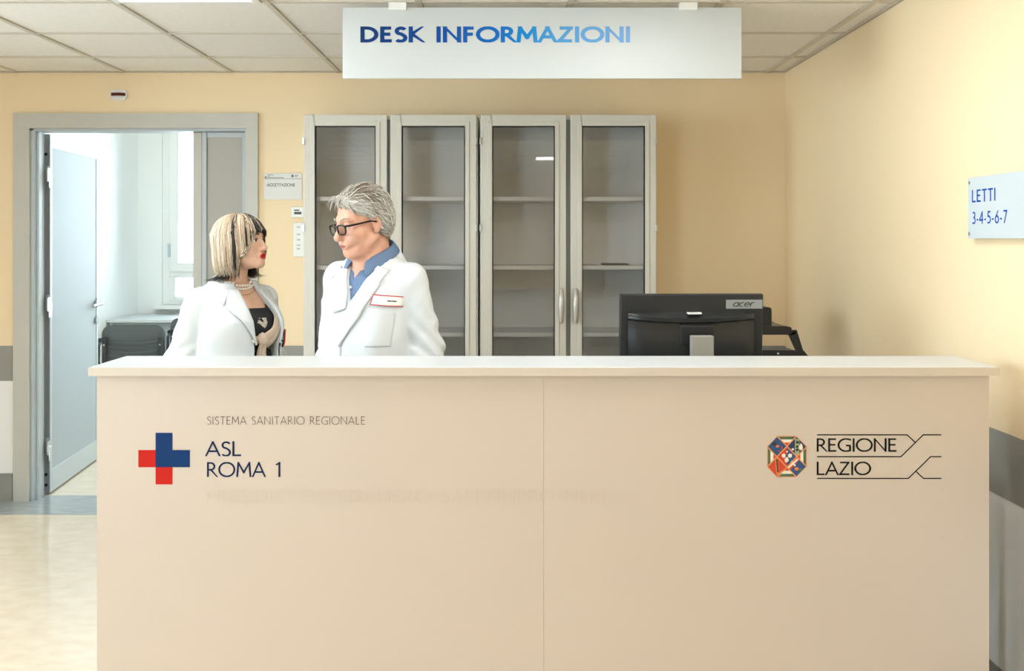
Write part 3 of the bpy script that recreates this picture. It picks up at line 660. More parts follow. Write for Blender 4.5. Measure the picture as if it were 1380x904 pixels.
le = lettering('lettering', 'acer', lambda u, v: tuple(TI @ Vector((PX(988, MY) - mx + u, -.0018, PZ(413.5, MY) - mz + v))), mat('sticker_ink', rgb(50, 54, 54), .4), stk, .13, .06, PX(1016, MY) - PX(988, MY), (PZ(407.5, MY) - PZ(413.5, MY)) / .66, slant=.25)
bm = boxes((PX(925.5, MY) - mx, PX(944, MY) - mx, -.0275, -.004, zz0 - .003, zz0 + .0015)); mob('white_tag', bm, M_white, sh)
# printer in the corner
ps = empty('printer_stand', (1.20, 4.72, 0)); tag(ps, 'low grey cabinet in the corner holding the printer', 'cabinet')
obj('body', boxes((-.30, .30, -.26, .26, .05, .60)), M_cab, ps, bevel=.004)
obj('plinth', boxes((-.28, .28, -.24, .24, 0, .05)), M_seal, ps)
obj('door', boxes((-.295, .295, -.279, -.261, .06, .59)), M_cab, ps, bevel=.003)
PY = 4.50
pr = empty('printer', (1.15, PY, .604)); tag(pr, 'black multifunction printer in the corner behind the monitor', 'printer')
def P_(x, y, Y): return PX(x, Y) - 1.15, PZ(y, Y) - .60
xr, zb = P_(1091, 478.5, PY)
bm = bmesh.new(); prism(bm, [(-.24, 0), (xr, 0), (xr, zb - .15), (-.24, zb - .15)], lambda u, v, w: (u, w, v), .40)
prism(bm, [(-.24, zb - .15), (xr, zb - .15), (xr, zb - .02), (P_(1083, 474.5, PY)[0], P_(1083, 474.5, PY)[1]), (-.24, P_(1083, 474.5, PY)[1])], lambda u, v, w: (u, w, v), .02)
obj('base_unit', bm, M_blackplastic, pr, bevel=.003)
bm = bmesh.new()
xt, zt1 = P_(1073.5, 446, PY); xb_, zb1 = P_(1083, 476, PY); zl = P_(1000, 452.3, PY)[1]
prism(bm, [(xt - .032, zl), (xt, zt1), (xb_, zb1), (xb_ - .028, zb1)], lambda u, v, w: (u, w, v), .02); obj('side_post', bm, M_blackplastic, pr, bevel=.001)
bm = boxes((-.24, xt - .004, 0, .02, zl, zt1)); obj('front_rail', bm, M_blackplastic, pr, bevel=.001)
obj('side_post', boxes((-.24, -.205, 0, .02, P_(0, 476, PY)[1], zl)), M_blackplastic, pr, bevel=.001)
bm = bmesh.new(); r_ = P_(1066, 446, PY)[0]
prism(bm, [(-.24, zt1), (r_, zt1), (r_ - .004, zt1 + .012), (r_ - .02, P_(0, 441, PY)[1]), (-.24, P_(0, 441, PY)[1])], lambda u, v, w: (u, w - .01, v), .30); obj('scanner_lid', bm, M_glossblack, pr, bevel=.002)
bm = bmesh.new(); zf = P_(0, 416, PY)[1]; r_ = P_(1042, 430, PY)[0]
prism(bm, rrect(-.24, r_, P_(0, 441, PY)[1], zf, .012, 4, (1, 0, 0, 0)), lambda u, v, w: (u, w + .03, v), .24); obj('paper_feeder', bm, M_blackplastic, pr, bevel=.001)
obj('status_light', boxes((P_(1048.5, 0, PY)[0] - .004, P_(1048.5, 0, PY)[0] + .004, -.003, .001, zb1 - .008, zb1 - .001)), M_white, pr)

# ================================================================ OFFICE FURNITURE BEYOND THE DOOR
tb = empty('office_table', (-2.75, 9.3, 0)); tag(tb, 'white office table under the window beyond the doorway', 'table')
obj('table_top', boxes((-.84, .9, -.36, .38, .725, .75)), M_top, tb, bevel=.003)
obj('modesty_panel', boxes((-.80, .86, -.30, -.28, .22, .725)), M_leaf, tb)
for x_ in (-.81, .87):
    obj('leg_panel', boxes((x_ - .015, x_ + .015, -.34, .36, 0, .725)), M_leaf, tb)
def office_chair(x, y, rz, label):
    """chair seen from behind: its back towards -y"""
    c = empty('office_chair', (x, y, 0), rz); tag(c, label, 'chair', 'charcoal chairs in the office')
    # backrest: a curved plastic shell with ribs
    bm = bmesh.new(); ol = rrect(-.222, .222, .50, .83, .07, 6, (1, 1, 0, 0))
    prism(bm, ol, lambda u, v, w: (u, -.205 - .10 * (v - .5) * .6 + .35 * u * u + w, v), .022)
    b = obj('backrest', bm, M_chair, c, smooth=True, bevel=.004)
    for k in range(5):
        z = .72 - .035 * k
        bm = bmesh.new(); tube(bm, [(u, -.207 - .06 * (z - .5) + .35 * u * u - .001, z - .018 * (1 - (u / .2) ** 2)) for u in [-.19 + .038 * q for q in range(11)]], .0045, 6)
        obj('rib', bm, M_chair, b, smooth=True)
    bm = bmesh.new(); prism(bm, rrect(-.235, .235, -.21, .24, .06, 5), lambda u, v, w: (u, v, .425 + w), .035); obj('seat', bm, M_chair, c, bevel=.008)
    for s in (-1, 1):
        bm = boxes((s * .20 - .016, s * .20 + .016, -.232, -.212, .40, .745)); u_ = obj('back_upright', bm, M_chairmetal, c, bevel=.003)
        bm = bmesh.new(); tube(bm, [(s * .20, -.236, .69), (s * .20, -.230, .69)], .006, 8); obj('screw', bm, M_chrome, u_)
        bm = bmesh.new(); tube(bm, [(s * .215, -.21, .42), (s * .235, -.29, 0)], .011, 8); obj('leg', bm, M_chairmetal, c, smooth=True)
        bm = bmesh.new(); tube(bm, [(s * .215, .19, .42), (s * .235, .26, 0)], .011, 8); obj('leg', bm, M_chairmetal, c, smooth=True)
        bm = bmesh.new(); tube(bm, [(s * .225, -.16, .43), (s * .262, -.17, .56), (s * .265, -.15, .68), (s * .265, -.10, .705), (s * .265, .14, .70), (s * .262, .17, .66), (s * .225, .16, .43)], .013, 8)
        a = obj('armrest', bm, M_chairmetal, c, smooth=True)
        bm = bmesh.new(); tube(bm, [(s * .265, -.12, .712), (s * .265, .0, .718), (s * .265, .14, .708)], [.02, .022, .02], 8); obj('arm_pad', bm, M_chairmetal, a, smooth=True)
        bm = bmesh.new(); tube(bm, [(s * .215, -.21, .41), (s * .215, .19, .41)], .011, 8); obj('seat_rail', bm, M_chairmetal, c, smooth=True)
    return c
CHY = 7.62
office_chair(PX(177, CHY - .2), CHY, math.radians(4), 'charcoal plastic office chair with ribbed back seen through the doorway, left of the woman')
office_chair(-2.50, 8.27, math.radians(-3), 'charcoal office chair mostly hidden behind the woman, only its arm showing')
# ================================================================ PEOPLE: smooth blended volumes turned into meshes
f32 = np.float32
def A(*v): return np.array(v, f32)
def cap(p, a, b, ra, rb):
    a = A(*a); b = A(*b); ba = b - a; h = np.clip(((p - a) @ ba) / float(ba @ ba), 0, 1)
    return np.linalg.norm(p - a - h[:, None] * ba, axis=1) - (ra + (rb - ra) * h)
def ell(p, c, r):
    q = p - A(*c); r = A(*r); k0 = np.linalg.norm(q / r, axis=1); k1 = np.linalg.norm(q / (r * r), axis=1) + 1e-9
    return k0 * (k0 - 1) / k1
def smin(a, b, k):
    h = np.clip(0.5 + 0.5 * (b - a) / k, 0, 1); return b * (1 - h) + a * h - k * h * (1 - h)
def smax(a, b, k): return -smin(-a, -b, k)
def loft(p, zs, rx, ry, cy, e=2.3, cx=None):
    z = p[:, 2]; zc = np.clip(z, zs[0], zs[-1])
    a = np.interp(zc, zs, rx).astype(f32); b = np.interp(zc, zs, ry).astype(f32); c = np.interp(zc, zs, cy).astype(f32)
    u = np.abs(p[:, 0]) / a; v = np.abs(p[:, 1] - c) / b
    k = (u ** e + v ** e + 1e-9) ** (1 / e)
    d = (k - 1) * np.minimum(a, b) * 0.9
    return np.maximum(d, np.maximum(z - zs[-1], zs[0] - z))
def wob(p, f, seed):
    r = np.random.RandomState(seed); s = 0
    for i in range(4):
        k = r.normal(size=3).astype(f32); k *= f * (1 + .5 * i) / np.linalg.norm(k); k2 = r.normal(size=3).astype(f32) * f * .6
        s = s + np.sin(p @ k + 1.4 * np.sin(p @ k2 + r.uniform(0, 6)) + r.uniform(0, 6)) / (1 + .4 * i)
    return s / 2.6
def axis(a, b, h, dense=None):
    out = [a]
    while out[-1] < b:
        x = out[-1]; st = h
        for lo, hi, hd in (dense or []):
            if lo <= x < hi: st = hd
        out.append(x + st)
    while (len(out) - 1) % 8: out.append(out[-1] + h)
    return np.array(out, f32)
def polygonize(f, xs, ys, zs, slack=.006, fac=1.5, newton=2):
    nx, ny, nz = len(xs), len(ys), len(zs); D = np.ones((nx, ny, nz), f32)
    bi = [np.arange(0, n - 1, 8) for n in (nx, ny, nz)]
    I, J, K = [g.ravel() for g in np.meshgrid(*bi, indexing='ij')]
    c = np.stack([(xs[I] + xs[I + 8]) / 2, (ys[J] + ys[J + 8]) / 2, (zs[K] + zs[K + 8]) / 2], 1).astype(f32)
    hd = .5 * np.sqrt((xs[I + 8] - xs[I]) ** 2 + (ys[J + 8] - ys[J]) ** 2 + (zs[K + 8] - zs[K]) ** 2)
    v = f(c); keep = np.abs(v) < hd * fac + slack
    sgn = np.where(v < 0, -1, 1).astype(f32)
    D[:-1, :-1, :-1] = np.repeat(np.repeat(np.repeat(sgn.reshape(len(bi[0]), len(bi[1]), len(bi[2])), 8, 0), 8, 1), 8, 2)
    o9 = np.stack([g.ravel() for g in np.meshgrid(np.arange(9), np.arange(9), np.arange(9), indexing='ij')], 1)
    kk = np.nonzero(keep)[0]
    for s in range(0, len(kk), 300):
        q = kk[s:s + 300]; ii = (I[q][:, None] + o9[:, 0]).ravel(); jj = (J[q][:, None] + o9[:, 1]).ravel(); ll = (K[q][:, None] + o9[:, 2]).ravel()
        D[ii, jj, ll] = f(np.stack([xs[ii], ys[jj], zs[ll]], 1).astype(f32))
    ins = D < 0; cnt = np.zeros((nx - 1, ny - 1, nz - 1), np.uint8)
    C8 = [(a, b, c_) for a in (0, 1) for b in (0, 1) for c_ in (0, 1)]
    for a, b, c_ in C8: cnt += ins[a:nx - 1 + a, b:ny - 1 + b, c_:nz - 1 + c_]
    act = (cnt > 0) & (cnt < 8); i, j, k = np.nonzero(act); n = len(i)
    acc = np.zeros((n, 3), f32); m = np.zeros(n, f32)
    for a in C8:
        for ax in range(3):
            if a[ax]: continue
            b = list(a); b[ax] = 1
            va = D[i + a[0], j + a[1], k + a[2]]; vb = D[i + b[0], j + b[1], k + b[2]]
            cr = (va < 0) != (vb < 0); t = np.where(cr, va / np.where(cr, va - vb, 1), 0)
            pa = np.stack([xs[i + a[0]], ys[j + a[1]], zs[k + a[2]]], 1); pb = np.stack([xs[i + b[0]], ys[j + b[1]], zs[k + b[2]]], 1)
            acc += np.where(cr[:, None], pa + t[:, None] * (pb - pa), 0); m += cr
    V = acc / m[:, None]
    vid = -np.ones(act.shape, np.int32); vid[i, j, k] = np.arange(n)
    Fs = []
    s = ins
    e = s[:-1, 1:-1, 1:-1] != s[1:, 1:-1, 1:-1]; i, j, k = np.nonzero(e); j += 1; k += 1
    q = np.stack([vid[i, j - 1, k - 1], vid[i, j, k - 1], vid[i, j, k], vid[i, j - 1, k]], 1); fl = s[i, j, k]; q[~fl] = q[~fl][:, ::-1]; Fs.append(q)
    e = s[1:-1, :-1, 1:-1] != s[1:-1, 1:, 1:-1]; i, j, k = np.nonzero(e); i += 1; k += 1
    q = np.stack([vid[i - 1, j, k - 1], vid[i - 1, j, k], vid[i, j, k], vid[i, j, k - 1]], 1); fl = s[i, j, k]; q[~fl] = q[~fl][:, ::-1]; Fs.append(q)
    e = s[1:-1, 1:-1, :-1] != s[1:-1, 1:-1, 1:]; i, j, k = np.nonzero(e); i += 1; j += 1
    q = np.stack([vid[i - 1, j - 1, k], vid[i, j - 1, k], vid[i, j, k], vid[i - 1, j, k]], 1); fl = s[i, j, k]; q[~fl] = q[~fl][:, ::-1]; Fs.append(q)
    F = np.concatenate(Fs); F = F[(F >= 0).all(1)]
    for _ in range(newton):
        d = f(V); g = grad(f, V); V = V - np.clip(d, -.003, .003)[:, None] * g
    return V, F
def grad(f, p, e=.0012):
    g = np.stack([f(p + A(*(e if a == b else 0 for b in range(3)))) - f(p - A(*(e if a == b else 0 for b in range(3)))) for a in range(3)], 1)
    return g / (np.linalg.norm(g, axis=1, keepdims=True) + 1e-9)
def npmesh(name, V, F, mats, parent=None, mi=None, smooth=True):
    me = bpy.data.meshes.new(name); me.from_pydata(V.astype(float).tolist(), [], F.tolist())
    for m in mats: me.materials.append(m)
    if mi is not None: me.polygons.foreach_set('material_index', np.asarray(mi, np.int32))
    if smooth: me.polygons.foreach_set('use_smooth', np.ones(len(me.polygons), bool))
    me.update()
    return link(name, me, parent)
def trace(f, P, d, n=60, off=0.0):
    """march points along direction d onto the surface f = off"""
    P = P.astype(f32).copy(); d = A(*d)
    for _ in range(n): P += (np.clip(f(P) - off, -.02, .03) * .8)[:, None] * d
    return P
def resample(pl, n):
    pl = np.array(pl, float); s = np.r_[0, np.cumsum(np.linalg.norm(np.diff(pl, axis=0), axis=1))]
    t = np.linspace(0, s[-1], n); return np.stack([np.interp(t, s, pl[:, k]) for k in range(pl.shape[1])], 1)
def grid_faces(n, m, wrap=False):
    F = []
    for i in range(n - 1):
        for j in range(m - 1 if not wrap else m):
            F.append((i * m + j, i * m + (j + 1) % m, (i + 1) * m + (j + 1) % m, (i + 1) * m + j))
    return np.array(F)
def patch(name, f, ea, eb, m, parent, off=.003, thick=.003, n=26, w=8, d=(0, 1, 0), y0=-.35, puff=0.0, mi=None):
    """cloth piece between two outline curves (x, z), laid onto the surface f from the front"""
    a = resample(ea, n); b = resample(eb, n); t = np.linspace(0, 1, w)[None, :, None]
    q = (a[:, None] * (1 - t) + b[:, None] * t).reshape(-1, 2)
    P = np.stack([q[:, 0], np.full(len(q), y0), q[:, 1]], 1)
    lift = off + puff * np.tile(np.sin(np.pi * np.linspace(0, 1, w)), n)
    P = trace(f, P, d); P = P - A(*d) * lift[:, None]
    o = npmesh(name, P, grid_faces(n, w), m if isinstance(m, list) else [m], parent)
    s = o.modifiers.new('thickness', 'SOLIDIFY'); s.thickness = thick; s.offset = 0
    return o
def ring_collar(name, rows, m, parent, thick=.003):
    """rows: list of cross-sections (each a list of xyz) along the collar"""
    n, k = len(rows), len(rows[0]); V = np.array(rows, float).reshape(-1, 3)
    o = npmesh(name, V, grid_faces(n, k), [m], parent)
    s = o.modifiers.new('thickness', 'SOLIDIFY'); s.thickness = thick; s.offset = 0
    b = o.modifiers.new('smooth', 'SUBSURF'); b.levels = 1; b.render_levels = 1
    return o
def strand_mesh(name, S, r, mats, mi, parent, tip=.25):
    """S: strands (n, steps, 3) -> thin three-sided locks"""
    N, T, _ = S.shape; tan = np.gradient(S, axis=1); tan /= np.linalg.norm(tan, axis=2, keepdims=True) + 1e-9
    ref = np.zeros_like(tan); ref[..., 0] = 1; a = np.cross(tan, ref); bad = np.linalg.norm(a, axis=2) < .25
    ref2 = np.zeros_like(tan); ref2[..., 1] = 1; a[bad] = np.cross(tan, ref2)[bad]; a /= np.linalg.norm(a, axis=2, keepdims=True) + 1e-9
    b = np.cross(tan, a)
    tt = np.linspace(0, 1, T); prof = np.minimum(1, .55 + tt * 2) * (1 - (1 - tip) * np.clip((tt - .55) / .45, 0, 1) ** 1.5)
    R = (np.asarray(r).reshape(-1, 1) * prof[None])[..., None]
    V = np.stack([S + R * (a * math.cos(q) + b * math.sin(q)) for q in (0, 2.094, 4.189)], 2).reshape(-1, 3)
    i = np.arange(N)[:, None, None]; t = np.arange(T - 1)[None, :, None]; c = np.arange(3)[None, None, :]; base = (i * T + t) * 3
    F = np.stack([base + c, base + (c + 1) % 3, base + 3 + (c + 1) % 3, base + 3 + c], -1).reshape(-1, 4)
    return npmesh(name, V, F, mats, parent, np.repeat(mi, (T - 1) * 3))

# ---- head in its own frame: z up, face towards -y, about 0.235 high from chin to crown
def head_sdf(q, g):
    w = g.get('width', 1.0)
    p = q.copy(); p[:, 0] = np.abs(p[:, 0]) / w
    d = ell(p, (0, .014, .034), (.075, .098, .084))
    d = smin(d, ell(p, (0, -.026, -.022), (.062, .064, .088)), .03)
    d = smin(d, ell(p, (.0, -.030, -.072), (.056, .056, .042)), .025)
    d = smin(d, cap(p, (.058, .01, -.055), (.02, -.072, -.098), .014, .016), .022)
    d = smin(d, ell(p, (0, -.080, -.098), (.022, .019, .019)), .018)
    d = smin(d, ell(p, (.042, -.056, -.032), (.027, .03, .03)), .02)
    d = smin(d, cap(p, (0, -.086, .026), (.042, -.070, .024), .013, .012), .014)
    d = smax(d, -ell(p, (.031, -.104, .004), (.021, .018, .014)), .012)
    # lids
    eye = np.linalg.norm(p - A(.031, -.076, .002), axis=1) - .0152
    eye = smax(eye, -ell(p, (.031, -.092, .000), (.0145, .016, .0050)), .002)
    d = smin(d, eye, .004)
    # nose
    n = cap(p, (0, -.086, .014), (0, -.106 - g.get('nose', 0), -.030), .0085, .0125)
    bn = g.get('bulb', 1.0); n = smin(n, ell(p, (0, -.108 - g.get('nose', 0), -.035), (.0135 * bn, .013, .0115 * bn)), .008)
    n = smin(n, ell(p, (.0125, -.097, -.038), (.0085, .011, .0085)), .006)
    d = smin(d, n, .010)
    d = smax(d, -ell(p, (.007, -.104 - g.get('nose', 0) * .6, -.0475), (.0042, .006, .005)), .003)
    # mouth
    lz = -.068; k = g.get('lips', 1.0)
    d = smin(d, ell(p, (0, -.088, lz + .002), (.030, .016, .018)), .012)
    d = smin(d, ell(p, (.004, -.0995, lz + .0055 * k), (.019, .008 * k, .0062 * k)), .005)
    d = smin(d, ell(p, (0, -.0975, lz - .0070 * k), (.018, .008 * k, .0072 * k)), .005)
    d = smax(d, -ell(p, (0, -.106, lz - .0005), (.025, .013, g.get('gap', .0018))), .002)
    if g.get('fold'):     # smile fold from the nose wing to the mouth corner, and a little double chin
        d = smax(d, -cap(p, (.020, -.1005, -.040), (.034, -.085, -.070), .0032, .0022), .008)
        d = smin(d, ell(p, (0, -.045, -.106), (.046, .038, .022)), .02)
        d = smin(d, ell(p, (.030, -.078, -.050), (.018, .018, .02)), .015)
    # ears
    e = ell(p, (.077, .014, -.010), (.011, .019, .031)); e = smax(e, -ell(p, (.090, .008, -.008), (.011, .011, .019)), .004)
    e = smin(e, ell(p, (.076, .006, -.036), (.007, .009, .009)), .006)
    d = smin(d, e, .005)
    return d
def make_frame(c, yaw, pitch, roll, s):
    R = (Matrix.Rotation(yaw, 3, 'Z') @ Matrix.Rotation(pitch, 3, 'X') @ Matrix.Rotation(roll, 3, 'Y'))
    R = np.array(R, f32); c = A(*c)
    return (lambda p: ((p - c) @ R) / s), (lambda q: (q * s) @ R.T + c)

def hand(p, w, fwd, side, s):
    """palm, four bent fingers and a thumb hanging from the wrist w; fwd = direction of the fingers, side = thumb side"""
    w = A(*w); f_ = A(*fwd); f_ = f_ / np.linalg.norm(f_); t = A(*side); t = t - f_ * (t @ f_); t = t / np.linalg.norm(t); n = np.cross(f_, t)
    d = cap(p, w - f_ * .02, w + f_ * .03, .026 * s, .026 * s)
    for k, u in enumerate((.024, .008, -.008, -.023)):
        b = w + f_ * .05 + t * u; d = smin(d, cap(p, w + f_ * .02 + t * u * .8, b + f_ * .04, .014 * s, .012 * s), .012)
        L = (.036, .041, .038, .030)[k]; m1 = b + f_ * (.04 + L * .9) + n * .008 + t * u * .12; e = m1 + f_ * L * .75 + n * .022
        fi = np.minimum(cap(p, b + f_ * .04, m1, .0096 * s, .0088 * s), cap(p, m1, e, .0088 * s, .0074 * s))
        d = smin(d, fi, .004)
    th = np.minimum(cap(p, w + f_ * .022 + t * .018, w + f_ * .055 + t * .046 + n * .008, .0125 * s, .0105 * s), cap(p, w + f_ * .055 + t * .046 + n * .008, w + f_ * .09 + t * .050 + n * .02, .0103 * s, .0085 * s))
    return smin(d, th, .008)

def person_sdfs(B):
    """volumes of one figure: skin, shirt, coat (solid), trousers"""
    z = B['z']; toH, fromH = B['head']
    sh, el, wr = B['shoulder'], B['elbow'], B['wrist']
    neck_lo, neck_hi = B['neck']
    def arms(p, add, upto=None):
        d = None
        for s in (0, 1):
            a = smin(cap(p, sh[s], el[s], B['ra'][0] + add, B['ra'][1] + add), cap(p, el[s], wr[s], B['ra'][1] + add, B['ra'][2] + add), .02)
            d = a if d is None else np.minimum(d, a)
        return d
    def torso(p, add):
        t = loft(p, z, B['rx'] + add, B['ry'] + add, B['cy'])
        for s in (0, 1):
            t = smin(t, cap(p, (0, B['ny'], neck_lo[2] - .02), sh[s], .05 + add, B['ra'][0] + add * .9), .05)
        return t
    def skin(p):
        d = smin(torso(p, 0), arms(p, 0), .03)
        for s in (-1, 1):
            d = smin(d, cap(p, (s * .085, 0, z[0] + .07), (s * .092, -.01, .45 * B['k']), .085, .056), .04)
            d = smin(d, cap(p, (s * .092, -.01, .45 * B['k']), (s * .095, .02, .085), .056, .036), .02)
            d = smin(d, cap(p, (s * .095, .02, .06), (s * .105, -.11, .035), .034, .026), .02)
        lowm = p[:, 2] < z[0] + .25
        if lowm.any():
            for s in (0, 1):
                hd = hand(p[lowm], wr[s], B['handdir'][s], B['thumb'][s], B['hs']); d[lowm] = smin(d[lowm], hd, .012)
        top = p[:, 2] > neck_lo[2] - .12
        if top.any():
            pt = p[top]; n = cap(pt, neck_lo, neck_hi, B['nr'][0], B['nr'][1])
            if 'throat' in B: n = smin(n, cap(pt, *B['throat'], .026, .02), .03)
            n = smin(n, B['hscale'] * head_sdf(toH(pt).astype(f32), B['g']), .018)
            d[top] = smin(d[top], n, .035)
        return d
    return skin, torso, arms
def skin_mat(name, c, c2):
    return mat(name, c, 0.48, col2=c2, vscale=28, bump=.12, bscale=160, spec=.4, sss=.12)
M_coat = mat('white_coat_cotton', rgb(220, 224, 225), 0.85, bump=.25, bscale=420, spec=.2)
M_button = mat('white_button', rgb(222, 222, 216), 0.4)
M_denim = mat('blue_shirt_cotton', rgb(108, 130, 160), 0.8, var=.12, vscale=300, bump=.2, bscale=600, spec=.2)
M_trouser = mat('dark_trousers', rgb(48, 50, 58), 0.8)
M_shoe = mat('black_shoe_leather', rgb(28, 26, 25), 0.4)
M_eyew = mat('eye_white', rgb(232, 226, 218), .25); M_iris = mat('eye_iris', rgb(64, 46, 34), .2)
def front_dots(name, f, spots, r, m, parent, off=.002):
    for x, zz in spots:
        P = trace(f, np.array([[x, -.4, zz]]), (0, 1, 0))[0]
        bm = bmesh.new(); tube(bm, [(P[0], P[1] - off - .003, P[2]), (P[0], P[1] - off + .003, P[2])], r, 12); obj(name, bm, m, parent, smooth=True)
def eyes(fromH, s, parent, look=(0, 0)):
    for sx_ in (-1, 1):
        V = []; F = []; mi = []; n, k = 14, 10
        for a in range(k + 1):
            th = math.pi * a / k
            for b in range(n):
                V.append((.0138 * math.sin(th) * math.cos(2 * math.pi * b / n), -.0138 * math.cos(th), .0138 * math.sin(th) * math.sin(2 * math.pi * b / n)))
        for a in range(k):
            for b in range(n):
                F.append((a * n + b, a * n + (b + 1) % n, (a + 1) * n + (b + 1) % n, (a + 1) * n + b)); mi.append(1 if a < 2 else 0)
        V = np.array(V); Rl = np.array(Matrix.Rotation(look[0], 3, 'Z') @ Matrix.Rotation(look[1], 3, 'X')); V = V @ Rl.T
        npmesh('eye', fromH((V + np.array([sx_ * .031, -.0765, .001])).astype(f32)), np.array(F), [M_eyew, M_iris], parent, mi)
def shoes(parent, k, y=.02):
    for s in (-1, 1):
        g = lambda p: smin(ell(p, (s * .105, -.10, .035), (.048, .085, .04)), ell(p, (s * .098, .02, .045), (.042, .07, .055)), .03)
        fn = lambda p: np.maximum(g(p), -p[:, 2])
        V, F = polygonize(fn, axis(s * .1 - .07, s * .1 + .07, .009), axis(-.22, .12, .009), axis(-.02, .13, .009)); npmesh('shoe', V, F, [M_shoe], parent)
def trousers(parent, B, m):
    z = B['z']
    def fn(p):
        d = loft(p, z[:4], B['rx'][:4] + .012, B['ry'][:4] + .012, B['cy'][:4])
        for s in (-1, 1):
            d = smin(d, cap(p, (s * .085, 0, z[0] + .07), (s * .092, -.01, .45 * B['k']), .098, .082), .03)
            d = smin(d, cap(p, (s * .092, -.01, .45 * B['k']), (s * .096, .02, .10), .082, .075), .02)
        return np.maximum(d, .075 - p[:, 2])
    V, F = polygonize(fn, axis(-.24, .24, .014), axis(-.2, .2, .014), axis(.04, z[3] + .03, .014)); npmesh('trousers', V, F, [m], parent)

